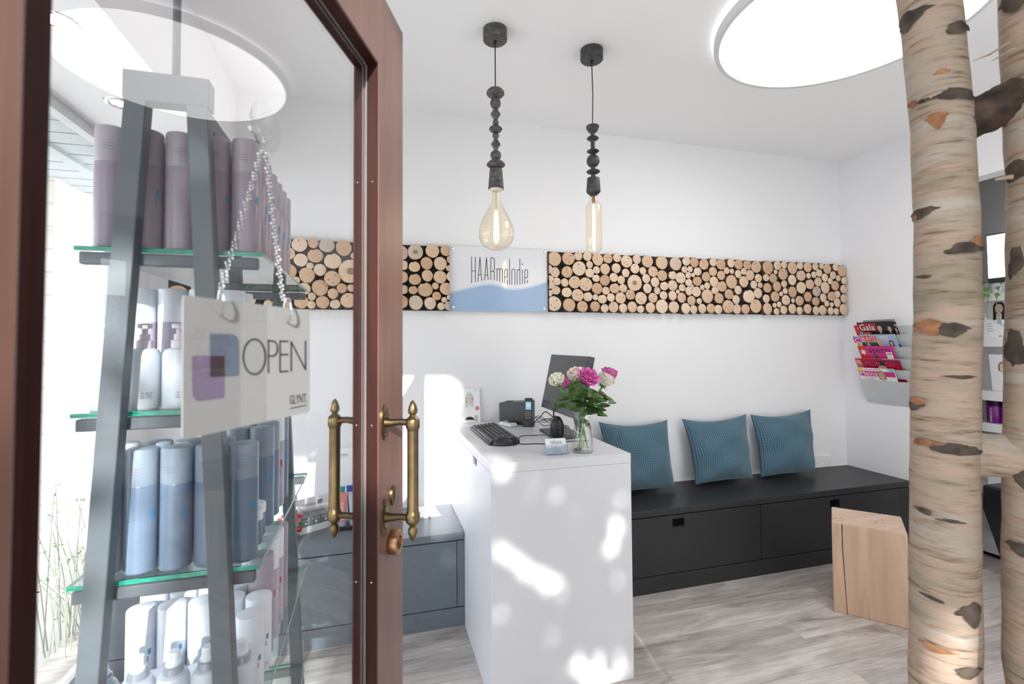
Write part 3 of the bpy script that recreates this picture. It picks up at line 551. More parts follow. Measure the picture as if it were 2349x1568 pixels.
LD = [(50,285,142),(367,315,152),(680,340,152),(917,285,102),(1110,303,115),(1337,347,125),(1525,302,95),(1715,347,125),(1920,323,100),(2113,350,115),(175,517,122),(397,600,125),(612,598,100),(805,655,130),(890,467,78),(1020,457,70),(1192,508,97),(970,597,75),(1082,590,52),(1180,727,115),(1370,632,112),(1520,513,107),(1703,600,107),(1843,492,78),(1967,505,60),(2087,568,90),(2218,512,77),(1950,740,152),(2218,740,127),(30,670,102),(217,752,112),(423,840,102),(628,823,122),(830,877,85),(980,760,88),(1073,850,47),(1290,868,62),(1393,832,77),(1545,742,118),(1735,843,128),(2097,927,98),(60,890,112),(283,938,83),(178,1103,115),(425,1048,98),(613,1055,108),(728,965,48),(982,950,97),(1168,965,118),(1390,1067,155),(1572,937,92),(1673,1110,122),(1890,1022,118),(2060,1140,102),(830,1098,115),(1045,1165,110),(1217,1177,70),(115,1325,120),(380,1295,158),(650,1310,135),(905,1340,120),(1102,1362,97),(1285,1345,107),(1478,1340,112),(1660,1360,103),(1868,1300,152),(2077,1355,112),(2257,1355,113)]
LE = [(60,265,108),(122,493,118),(257,308,137),(510,325,150),(725,280,102),(882,262,85),(1055,335,137),(1222,285,87),(1395,318,115),(1562,308,88),(1702,290,68),(1847,353,113),(2015,320,85),(2187,397,130),(302,562,95),(463,552,82),(623,565,108),(670,422,52),(838,475,132),(1050,605,118),(1252,503,127),(1422,510,65),(1535,487,75),(1655,447,87),(1785,550,92),(1980,497,90),(2100,565,68),(2212,622,83),(187,710,92),(337,720,65),(505,782,112),(723,747,115),(888,690,83),(1460,697,120),(1638,645,105),(1905,630,73),(2030,732,113),(80,970,155),(288,900,117),(893,853,70),(1065,872,122),(1265,775,133),(800,917,53),(1607,862,117),(1800,777,130),(2205,812,98),(472,1025,95),(662,980,118),(905,1057,118),(1418,980,112),(1743,1003,95),(1927,970,115),(2083,925,85),(2213,1022,98),(250,1190,155),(650,1172,57),(755,1158,68),(1065,1068,53),(1222,1070,113),(1590,1083,105),(1838,1133,73),(1940,1158,53),(2070,1112,102),(507,1250,128),(713,1308,77),(865,1275,98),(1052,1250,112),(1232,1292,88),(1410,1250,112),(1583,1290,95),(1750,1280,112),(1907,1300,87),(2045,1310,77),(2200,1265,123)]
YL = D-.052
def conv(lst, s, ox, oy):
    out = []
    for x, y, r in lst:
        px, py = ox+x/s, oy+y/s; q = P(px, py, 1, YL); q2 = P(px, py-r/s, 1, YL); out.append((q.x, q.z, q2.z-q.z))
    return out
log_meshes = []
for kind in range(7):                       # seven outlines of unit radius, axis -Y, end face at y=0
    r_ = random.Random(40+kind); n = 26; ph = [r_.uniform(0, 6.28) for _ in range(4)]; am = [.012+.012*(kind % 3), .012, .008, .006]
    ring = []
    for i in range(n):
        a = 2*math.pi*i/n; rr = 1+sum(am[k]*math.sin((k+2)*a+ph[k]) for k in range(4)); 
        if kind == 5 and abs(a-1.7) < .25: rr *= .86
        ring.append((rr*math.cos(a), rr*math.sin(a)))
    m_ = M(); vs = [(x*.985, 0, z*.985) for x, z in ring]+[(x*1.0, .01, z*1.0) for x, z in ring]+[(x*(1.06+.03*math.sin(9*i)), 1, z*(1.06+.03*math.cos(7*i))) for i, (x, z) in enumerate(ring)]
    m_.add(vs, [tuple(range(n))], 0); m_.f += [(k*n+i, k*n+(i+1) % n, (k+1)*n+(i+1) % n, (k+1)*n+i) for k in (0, 1) for i in range(n)]; m_.m += [1]*(2*n)
    ks = {1: [(.35, .45, .13, .10), (-.45, -.2, .12, .08), (.1, -.55, .09, .13)], 3: [(-.1, .55, .10, .16)], 4: [(.55, .1, .10, .14), (-.2, .1, .2, .05)], 6: [(.0, .0, .34, .30)]}.get(kind, [])
    for x, z, a_, b_ in ks:
        k0 = len(m_.v); m_.v += [(x+a_*math.cos(t*.63), -.004, z+b_*math.sin(t*.63)) for t in range(10)]; m_.f.append(tuple(range(k0, k0+10))); m_.m.append(3 if kind == 6 else 2)
    o = m_.build('log_slice', ['log_end', 'log_bark', 'log_knot', 'log_heart'], ang=60); log_meshes.append(o.data); bpy.data.objects.remove(o)
def log_panel(name, label, x0, x1, z0, z1, logs, grp=None, loosefill=False):
    t = thing(name, label, 'wall panel', ((x0+x1)/2, D, (z0+z1)/2), grp)
    M().box(x0, x1, D-.014, D-.001, z0, z1).build('backboard', 'board_black', t, world=True, smooth=False)
    logs = sorted(logs, key=lambda l: -l[2]); stuffm = M()
    for i, (x, z, r) in enumerate(logs):
        cut = (x-r*1.02 < x0) or (x+r*1.02 > x1)
        k = rnd.choice([0, 0, 1, 2, 2, 3, 4, 5, 0, 2]); 
        if i == 0 and r > .04: k = 6
        y = YL+rnd.uniform(-.004, .008); ly = (D-.0145-y)
        me = log_meshes[k]
        if cut:
            b = bmesh.new(); b.from_mesh(me); bmesh.ops.transform(b, matrix=Matrix.Diagonal((r*.985, ly, r*.985, 1)), verts=b.verts)
            for pl, no in ((x0-x, -1), (x1-x, 1)):
                res = bmesh.ops.bisect_plane(b, geom=b.verts[:]+b.edges[:]+b.faces[:], plane_co=(pl, 0, 0), plane_no=(no, 0, 0), clear_outer=True)
                ed = [e_ for e_ in res['geom_cut'] if isinstance(e_, bmesh.types.BMEdge)]
                if ed:
                    try: bmesh.ops.contextual_create(b, geom=ed, mat_nr=1)
                    except Exception: pass
            b.verts.ensure_lookup_table()
            if not b.verts: b.free(); continue
            inv = Matrix.Diagonal((1/(r*.985), 1/ly, 1/(r*.985), 1)); bmesh.ops.transform(b, matrix=inv, verts=b.verts)
            me = bpy.data.meshes.new('log_slice_cut'); b.to_mesh(me); b.free()
            for x_ in ('log_end', 'log_bark', 'log_knot', 'log_heart'): me.materials.append(MT[x_])
        if i < 100:
            o = bpy.data.objects.new('log_slice', me); COL.objects.link(o); o.parent = t; o.location = (x-t.location.x, y-D, z-t.location.z); o.scale = (r*.985, ly, r*.985)
        else:
            c, s_ = math.cos(i), math.sin(i)
            stuffm.add([(x+v.co.x*r, y+v.co.y*ly, z+v.co.z*r) for v in me.vertices], [], 0); b0 = len(stuffm.v)-len(me.vertices)
            for p in me.polygons: stuffm.f.append(tuple(b0+j for j in p.vertices)); stuffm.m.append(p.material_index)
    if stuffm.v:
        o = stuffm.build('small_log_slices', ['log_end_small', 'log_bark', 'log_knot', 'log_heart'], t, world=True, ang=60); o['kind'] = 'stuff'; o['label'] = 'the smallest pale log slices filling the gaps'
    return t
mat('log_end_small', (.70, .53, .39), .75, var=.10, scale=12)
pz1 = P(1256, 574, 1, YL+.0).z; pz0 = P(1256, 714, 1, YL).z; pxr = RX-.004
pxl = P(1256.5, 640, 1, YL).x; sgx0 = P(1031.5, 640, 1, D-.03).x; sgx1 = P(1256, 640, 1, D-.03).x; seam = P(935.8, 640, 1, YL).x
log_panel('log_slice_panel', 'long wall panel of log slices right of the blue and white sign', sgx1+.002, pxr, pz0, pz1, conv(LC_, 9.225, 1250, 560)+conv(LD, 9.7875, 1480, 570)+conv(LE, 9.7875, 1710, 580))
log_panel('log_slice_panel', 'short wall panel of log slices between door edge and blue and white sign', seam+.001, sgx0-.002, pz0, pz1, conv(LB, 5.8725, 640, 530))
extra = []
lx0 = -1.02
laq = conv(LA, 5.8725, 640, 530); xm = min(q[0]-q[2] for q in laq)
r_ = random.Random(5)
def free(x, z, r, L): return all((x-a)**2+(z-b_)**2 > (r+c)**2*.93 for a, b_, c in L)
for R_ in (.05, .04, .03, .022):
    for _ in range(500):
        x, z = r_.uniform(lx0+R_, xm+.05), r_.uniform(pz0+R_, pz1-R_)
        if free(x, z, R_, laq+extra): extra.append((x, z, R_))
log_panel('log_slice_panel', 'wall panel of log slices seen through the open door glass', lx0, seam-.001, pz0, pz1, laq+extra)
# ------------------------------------------------------------------ salon sign
YS = D-.030
sg = thing('salon_sign', 'white and blue salon sign plate with wave and thin black lettering', 'sign', ((sgx0+sgx1)/2, D, (pz0+pz1)/2))
zt_ = P(1144, 563, 1, YS).z; z1a = P(1256, 573.5, 1, YS).z; z0a = P(1256, 714.5, 1, YS).z
M().box(sgx0, sgx1, YS, YS+.006, z0a, z1a).build('plate', 'sign_white', sg, world=True, bevel=.0006)
def SP(x, y, d): q = P(1020+x/8.712, 550+y/8.712, 1, YS-d); return q
crest = [(105, 1035), (200, 1012), (350, 975), (500, 940), (650, 905), (780, 878), (900, 868), (1000, 876), (1100, 900), (1200, 940), (1300, 965), (1400, 968), (1520, 960), (1650, 937), (1800, 897), (1930, 860), (2044, 824)]
wv_ = M(); bot = [(x, 1410+ (x-105)*.0134) for x, _ in crest]
for (a, b_), (c, d_), (e, f_), (g, h) in zip(crest, crest[1:], bot, bot[1:]):
    wv_.poly([SP(a, b_, .0004), SP(c, d_, .0004), SP(c, d_+36, .0004), SP(a, b_+36, .0004)], 1)
    wv_.poly([SP(a, b_+36, .0004), SP(c, d_+36, .0004), SP(g, h, .0004), SP(e, f_, .0004)], 0)
wv_.build('wave_print', ['sign_blue', 'sign_pale'], sg, world=True, smooth=False)
def arc(cx, cy, rx, ry, a0, a1, n=8): return [(cx+rx*math.cos(math.radians(a0+(a1-a0)*i/n)), cy-ry*math.sin(math.radians(a0+(a1-a0)*i/n))) for i in range(n+1)]
GL = [[(540, 338), (540, 860)], [(611, 340), (613, 838)], [(540, 618), (612, 620)],
      [(664, 828), (705, 345), (740, 810)], [(676, 696), (731, 696)], [(799, 803), (836, 350), (868, 794)], [(810, 702), (860, 702)],
      [(922, 795), (922, 355)], [(922, 358), (950, 358)]+arc(955, 400, 40, 42, 90, 0)+[(995, 590)]+arc(955, 590, 40, 38, 0, -90)+[(922, 628)], [(950, 628)]+arc(955, 668, 38, 38, 90, 0)+[(993, 803)],
      [(1046, 815), (1046, 574)], [(1046, 610)]+arc(1074, 605, 26, 30, 180, 0)+[(1100, 830)], [(1100, 610)]+arc(1128, 605, 28, 30, 180, 0)+[(1156, 850)],
      [(1201, 865), (1201, 610)]+arc(1227, 610, 26, 28, 180, 0)+[(1253, 745), (1201, 745)], [(1253, 792), (1253, 886)],
      [(1299, 385), (1299, 892)],
      [(1342, 892), (1342, 615)]+arc(1372, 615, 32, 32, 180, 0)+[(1404, 892)],
      [(1448, 890), (1448, 620)]+arc(1475, 620, 27, 30, 180, 0)+[(1502, 610)], [(1502, 378), (1502, 887)],
      [(1552, 594), (1552, 880)],
      [(1602, 872), (1602, 625)]+arc(1629, 625, 27, 32, 180, 0)+[(1657, 757), (1602, 757)], [(1655, 805), (1655, 862)]]
lt = M()
for g in GL: strokes(lt, g, 13, SP, .0006)
lt.poly([SP(1551+13*math.cos(k*.5236), 484+14*math.sin(k*.5236), .0006) for k in range(12)])
lt.build('lettering', 'lettering_black', sg, world=True, smooth=False)
for x, y in ((163, 168), (1996, 253), (167, 1347), (1994, 1375)):
    q = SP(x, y, 0); M().lathe([(.0001, .004), (.007, .004), (.0085, .003), (.0085, -.029)], (q.x, YS, q.z), (0, -1, 0), 20, cap=False).build('standoff_screw', 'chrome', sg, world=True)
# ------------------------------------------------------------------ pendant lamps
def pend(label, can, prof_axis, rose_mat, profile, bulb, kind):
    """profile: (y, r) in lamp-detail px (scale 2.6125, origin y 20)"""
    c = P(*can, 2, ZC-.052); X, Y = c.x, c.y; zc = (c-CAM).dot(fw)
    t = thing('pendant_lamp', label, 'pendant lamp', (X, Y, ZC))
    k = zc/F/2.6125
    def zz(y):
        py = 20+y/2.6125; px = can[0]+prof_axis*(y-200)/1250
        d = ray(px, py); return EYE+d.z*((X*R2.x*0+math.hypot(X, Y))/math.hypot(d.x, d.y))
    M().lathe([(.0001, -.052), (.048, -.052), (.053, -.047), (.053, -.001)], (0, 0, 0), (0, 0, 1), 40).build('ceiling_rose', rose_mat, t)
    top = zz(profile[0][0][0])-ZC
    M().lathe([(.0075, -.052), (.0065, -.066), (.003, -.080)], n=16).build('cord_grip', 'black_plastic', t)
    M().tube([(0, 0, -.06), (.003*(kind), 0, (top-.06)*.5), (0, 0, top-.002)], .0026, 8).build('cord', 'black_plastic', t)
    for seg, mt_, nm in profile_parts(profile, kind):
        m_ = M(); m_.lathe([(max(r*k, .0005), zz(y)-ZC) for y, r in seg], n=28); m_.build(nm, mt_, t)
    bp = [(max(r*k, .0003), zz(y)-ZC) for y, r in bulb]
    bo = M().lathe(bp, n=40, cap=False).build('bulb', 'bulb_glass', t)
    fil = M()
    if kind == 0:
        y0, y1 = zz(1232)-ZC, zz(1388)-ZC
        for i in range(8):
            a = i*math.pi/4; fil.tube([(.008*math.cos(a), .008*math.sin(a), y0), (.0115*math.cos(a+.2), .0115*math.sin(a+.2), y1)], .0011, 5)
        M().tube([(0, 0, zz(1090)-ZC), (0, 0, zz(1215)-ZC)], .0022, 6).build('glass_stem', 'crystal', bo)
    else:
        y0, y1 = zz(1180)-ZC, zz(1440)-ZC
        for i in range(6):
            a = i*math.pi/3; fil.tube([(.006*math.cos(a), .006*math.sin(a), y0), (.0065*math.cos(a+.1), .0065*math.sin(a+.1), y1)], .0010, 5)
        M().lathe([(.0072*1.2, zz(1130)-ZC), (.006, zz(1165)-ZC)], n=16).build('bulb_neck', 'brass', bo)
    fil.build('filament', 'filament', bo)
    return t
def profile_parts(profile, kind):
    out = []
    for i, seg in enumerate(profile):
        nm = 'wooden_bead' if i < len(profile)-2 else ('socket_cup' if i == len(profile)-2 else 'socket_ring')
        mt_ = ('stained_bead' if kind == 0 else 'stained_bead_dark') if nm != 'socket_ring' else ('cream_socket' if kind == 0 else 'black_plastic')
        out.append((seg, mt_, nm))
    return out
def ballp(c, r, h): return [(c-h*math.cos(i*math.pi/8), max(r*math.sin(i*math.pi/8), r*.35)) for i in range(9)]
pr1 = [[(479, 22), (486, 42), (498, 52), (510, 54), (520, 47), (531, 33), (538, 20)], ballp(566, 32, 36), [(600, 12), (606, 15), (632, 30), (658, 15), (665, 12)], ballp(684, 19, 19), [(703, 18), (712, 34), (722, 40), (733, 33), (742, 16)],
       ballp(761, 20, 19), [(780, 11), (787, 14), (812, 29), (840, 13), (848, 11)], ballp(878, 33, 30), [(908, 20), (914, 38), (930, 54), (938, 55), (950, 40), (960, 20)],
       [(960, 14), (962, 36), (967, 38), (1075, 46), (1082, 45)], [(1068, 41), (1084, 41), (1087, 32), (1094, 25)]]
bb1 = [(1090, 23), (1140, 24), (1165, 30), (1190, 42), (1220, 60), (1260, 82), (1300, 97), (1340, 105), (1370, 103), (1400, 92), (1425, 70), (1440, 42), (1447, 12), (1448, 1)]
pend('dark wooden bead pendant lamp with big round teardrop bulb', (1135.7, 94.6), 3.0, 'stained_bead', pr1, bb1, 0)
pr2 = [[(703, 37), (708, 39), (716, 37), (735, 27), (746, 14)], [(746, 12), (764, 12)], [(764, 14), (770, 30), (778, 36), (786, 28), (792, 14)], [(792, 13), (842, 13)], [(842, 14), (848, 30), (855, 37), (862, 28), (870, 14)],
       ballp(912, 39, 40), [(952, 13), (962, 13)], [(962, 14), (970, 34), (977, 41), (984, 34), (992, 14)], [(992, 13), (1014, 13)], [(1012, 28), (1016, 36), (1022, 37), (1095, 42), (1101, 40)], [(1098, 38), (1106, 36), (1112, 26), (1120, 22)]]
bb2 = [(1118, 19), (1150, 21), (1160, 28), (1175, 42), (1190, 47), (1300, 47), (1420, 46), (1440, 43), (1455, 33), (1463, 22), (1472, 18), (1490, 18), (1500, 14), (1508, 1)]
pend('black wooden bead pendant lamp with narrow tube-shaped bulb', (1357.4, 139.4), 4.0, 'stained_bead_dark', pr2, bb2, 1)
# ------------------------------------------------------------------ open wooden door leaf (swung into the room)
A_ = math.radians(22.06); dn = V((math.cos(A_), -math.sin(A_), 0)); dt = V((math.sin(A_), math.cos(A_), 0)); dg = -.338
def DP(t, n, z): return dt*t+dn*(dg+n)+V((0, 0, z))
tl0, tl1, th0, th1, dz1, zi1, zi0 = .793, .9215, .15, .273, 2.027, 1.888, .30
def dbox(m_, t0, t1, n0, n1, z0, z1, mi=0):
    return m_.hexa([DP(t0, n0, z0), DP(t1, n0, z0), DP(t1, n1, z0), DP(t0, n1, z0)], [DP(t0, n0, z1), DP(t1, n0, z1), DP(t1, n1, z1), DP(t0, n1, z1)], mi)
dr = thing('door', 'reddish brown glazed wooden shop door standing open', 'door', DP(th0, 0, 0))
m_ = M(); dbox(m_, tl0, tl1, -.022, .024, .01, dz1); m_.build('lock_stile', 'mahogany', dr, world=True, bevel=.0025)
m_ = M(); dbox(m_, th0, .246, -.022, .024, .01, dz1); m_.build('hinge_stile', 'mahogany', dr, world=True, bevel=.0025)
m_ = M(); dbox(m_, .246, tl0, -.022, .024, zi1, dz1); m_.build('top_rail', 'mahogany', dr, world=True, bevel=.0025)
m_ = M(); dbox(m_, .246, tl0, -.022, .024, .01, zi0); m_.build('bottom_rail', 'mahogany', dr, world=True, bevel=.0025)
m_ = M()                                    # dark red glazing beads around the pane, both faces, shade painted into their colour
for n0, n1 in ((-.0205, -.004), (.004, .0225)):
    dbox(m_, tl0-.002, tl0+.0006, n0, n1, zi0, zi1); dbox(m_, .2455, th1-.002, n0 if n0 < 0 else n0, n1 if n0 < 0 else .010, zi0, zi1); dbox(m_, .2455, .253, n0 if n0 < 0 else .010, n1 if n0 < 0 else .020, zi0, zi1); dbox(m_, th1, tl0, n0, n1, zi1-.002, zi1+.0006); dbox(m_, th1, tl0, n0, n1, zi0-.0006, zi0+.010)
m_.build('glazing_bead', 'mahogany_shaded', dr, world=True, smooth=False)
m_ = M()
for n0 in (-.0040, .0026): dbox(m_, tl0-.0042, tl0-.0022, n0, n0+.0014, zi0+.01, zi1-.002); dbox(m_, th1, tl0-.004, n0, n0+.0014, zi1-.0042, zi1-.0022)
m_.build('pane_seal', 'rubber', dr, world=True, smooth=False)
m_ = M(); dbox(m_, th1-.005, tl0-.001, -.0022, .0022, zi0+.002, zi1-.001)
m_.build('glass_pane', 'pane', dr, world=True, smooth=False)
m_ = M()
for z in (1.262, 1.0, 1.68, .6): m_.ball(DP(tl0-.003, .014, z), .0016, 8); m_.ball(DP(tl0-.003, -.013, z), .0016, 8)
m_.build('bead_pins', 'chrome', dr, world=True)
def handle(side, label, tt, zt, zb):
    nf = .024 if side > 0 else -.022; sgn = side; L = .052
    h = M(); c = DP(tt, nf+sgn*L, 0)
    zc = (zt+zb)/2; hh = (zt-zb)/2
    pf = [(.0001, hh+.040), (.0035, hh+.037), (.0065, hh+.030), (.0085, hh+.022), (.0075, hh+.017), (.0045, hh+.014), (.0070, hh+.011), (.0110, hh+.007), (.0120, hh+.004), (.0122, hh-.008), (.0105, hh-.010), (.0098, hh-.016)]
    full = pf+[(r, -z) for r, z in reversed(pf)]
    h.lathe(full, (c.x, c.y, zc), (0, 0, 1), 24)
    g = h.build('pull_handle', 'brass', dr, world=True, ang=50); g['label'] = label
    for z in (zt, zb):
        q = M(); q.tube([DP(tt, nf+sgn*.002, z), DP(tt, nf+sgn*.015, z), DP(tt, nf+sgn*.030, z+.002), DP(tt, nf+sgn*L, z)], [.009, .0065, .0055, .0065], 12); q.build('bracket', 'brass_dark', g, world=True)
        q = M(); q.lathe([(.0155, 0), (.0155, .002), (.013, .0035), (.0001, .0035)], DP(tt, nf, z), dn*sgn, 28, sx=1 if False else 1.0, sy=1)
        k = Matrix.Translation(DP(tt, nf, z)) @ Matrix.Diagonal((1, 1, 2.05, 1)) @ Matrix.Translation(-DP(tt, nf, z)); q.v = [tuple(k @ V(v)) for v in q.v]
        for s2 in (-1, 1): q.lathe([(.0035, .0034), (.0030, .0046), (.0001, .0048)], DP(tt, nf, z+s2*.021), dn*sgn, 10, 1)
        q.build('escutcheon', ['brass', 'brass_dark'], g, world=True)
th_ = .820
handle(1, 'outer brass bar handle', th_, 1.262, 1.098); handle(-1, 'inner brass bar handle', th_+.015, 1.262, 1.092)
m_ = M(); m_.lathe([(.0200, 0), (.0215, .002), (.0215, .012), (.0200, .0150), (.0120, .0152), (.0120, .0125), (.0001, .0125)], DP(.858, .024, 1.040), dn, 32)
m_.add([DP(.8565, .0368, 1.034), DP(.8595, .0368, 1.034), DP(.8595, .0368, 1.046), DP(.8565, .0368, 1.046)], [(0, 1, 2, 3)], 1); m_.build('cylinder_lock', ['copper_lock', 'slot_black'], dr, world=True)
m_ = M(); m_.lathe([(.0001, .006), (.010, .0058), (.0125, .004), (.0130, 0)], DP(.861, .024, 1.123), dn, 24); k = Matrix.Translation((0, 0, 1.123)) @ Matrix.Diagonal((1, 1, 1.4, 1)) @ Matrix.Translation((0, 0, -1.123)); m_.v = [tuple(k @ V(v)) for v in m_.v]
m_.build('key_cover', 'brass', dr, world=True)
# ------------------------------------------------------------------ OPEN sign hanging behind the door glass
A2 = math.radians(28.6); sn_ = V((math.cos(A2), -math.sin(A2), 0)); so0 = PN(422, 842, dn, dg-.010); sc0 = sn_.dot(so0)
def OP(x, y, d=0): return PN(400+x/4.125, 640+y/4.125, sn_, sc0)+sn_*d
osn = thing('open_sign', 'white plastic sign reading OPEN hanging on the inside of the door glass', 'sign', OP(680, 800))
cs = [(88, 150), (1282, 298), (1282, 1255), (80, 1520)]
def rc(pts, r=.004):
    out = []; n = len(pts)
    for i in range(n):
        a, b_, c = pts[i-1], pts[i], pts[(i+1) % n]; u = (a-b_).normalized()*r; w = (c-b_).normalized()*r
        for k in range(5): s_ = k/4; out.append(b_+u*(1-s_)**2+w*s_**2)
    return out
pts = rc([OP(x, y) for x, y in cs])
M().prism(pts, -sn_*.002).build('plate', 'open_face', osn, world=True, smooth=False)
m_ = M()
def OPm(x, y, d): return OP(x, y, d)
def rp(l, d, mi, rad=None):
    m_.poly([OP(x, y, d) for x, y in l], mi)
rp([(165, 724), (470, 720), (470, 1122), (230, 1152), (200, 1145), (178, 1115), (168, 1060)], .0004, 1)
rp([(334, 514), (545, 520), (580, 535), (600, 565), (607, 610), (607, 908), (334, 927)], .0006, 0)
rp([(334, 727), (470, 722), (470, 918), (334, 927)], .0008, 2)
m_.build('emblem', ['open_blue', 'open_purple', 'open_dark'], osn, world=True, smooth=False)
m_ = M()
strokes(m_, arc(753, 733, 105, 166, 0, 360, 36), 15, OPm, .0006)
for g in ([(886, 885), (886, 575)], [(880, 582), (925, 584)]+arc(930, 655, 42, 70, 88, -88, 10)+[(925, 725), (886, 727)],
          [(996, 878), (996, 582)], [(996, 585), (1072, 588)], [(996, 712), (1072, 712)], [(996, 875), (1072, 868)],
          [(1102, 868), (1102, 590), (1237, 855), (1237, 585)]): strokes(m_, g, 13, OPm, .0006)
fo_ = OP(1088, 1185, 0); fu = OP(1250, 1162, 0)-fo_; fv = OP(1088, 1100, 0)-fo_
fr = Fr(fo_, fu, fv, sn_); text(m_, 'GLYNT.', fr, 0, 0, 1, 1, .0006)
for k in range(2): strokes(m_, [(1092, 1222-k*0), (1245, 1190-k*0)], 7, OPm, .0006)
m_.build('lettering', 'open_dark', osn, world=True, smooth=False)
rg_ = M()
for x, y, s_ in ((445, 215, 1.0), (1072, 295, .8)):
    c = OP(x, y); r = .0145; e1 = V((sn_.y, -sn_.x, 0)).normalized(); 
    rg_.tube([c+(sn_*.8+e1*.6).normalized()*(r*math.cos(a))+V((0, 0, 1))*(r*math.sin(a)) for a in [k*math.pi/12 for k in range(24)]], .0012, 6, closed=True)
rg_.build('ring', 'chrome', osn, world=True)
su = PN(611, 292, dn, dg-.006)
ch = M(); top = su+V((0, 0, -.012))
for (x, y) in ((452, 105), (1040, 190)):
    e = OP(x, y); n = 46
    for i in range(n+1):
        f_ = i/n; q = top.lerp(e, f_)+dn*(-.002)-V((0, 0, .004*math.sin(f_*math.pi)))
        ch.ball(q+V((.0012*math.sin(i*2.1), 0, 0)), .0024+.0005*math.sin(i*1.7), 6)
ch.build('bead_chain', 'crystal', osn, world=True)
sm = M(); sm.lathe([(.0001, .020), (.005, .020), (.008, .013), (.015, .008), (.026, .003), (.029, 0)], DP(0, 0, 0)*0+PN(611, 290, dn, dg-.0028), -dn, 28, cap=False)
sm.build('suction_cup', 'suction', osn, world=True)
# ------------------------------------------------------------------ ladder shelf with glass shelves
SX0, SX1, SY0, SY1 = -.506, -.206, 1.008, 1.679
SZ = [1.572, 1.279, .985, .690, .395]
ld = thing('ladder_shelf', 'grey A-frame display ladder with glass shelves full of hair care bottles', 'shelf', (-.356, 1.34, 0))
for nm, y in (('front', .990), ('rear', SY1+.012)):
    for sx, (xt, xb) in (('l', (-.4055, -.503)), ('r', (-.310, -.215))):
        M().bar((xb, y, 0), (xt, y, 1.834), .034, .030, (0, 1, 0)).build('leg', 'ladder_grey', ld, world=True, bevel=.002)
    M().box(-.424, -.290, y-.017, y+.017, 1.832, 1.884).build('top_block', 'ladder_grey', ld, world=True, bevel=.002)
M().box(-.325, -.293, 1.005, SY1, 1.80, 1.832).build('ridge_beam', 'ladder_grey', ld, world=True, bevel=.002)
M().lathe([(.0065, 0), (.0065, ZC-1.884)], (-.348, .99, 1.884), n=12).build('ceiling_rod', 'ladder_grey', ld, world=True)
for z in SZ:
    for y in (1.012, SY1-.012): M().box(SX0+.008, SX1-.008, y-.006, y+.012, z-.028, z-.006).build('crossbar', 'ladder_grey', ld, world=True, bevel=.003)
    m_ = M().box(SX0, SX1, SY0, SY1, z-.004, z+.004)
    m_.m = [0, 0, 1, 2, 1, 2]
    m_.build('glass_shelf', ['shelf_glass', 'glass_edge', 'glass_edge_pale'], ld, world=True, smooth=False)
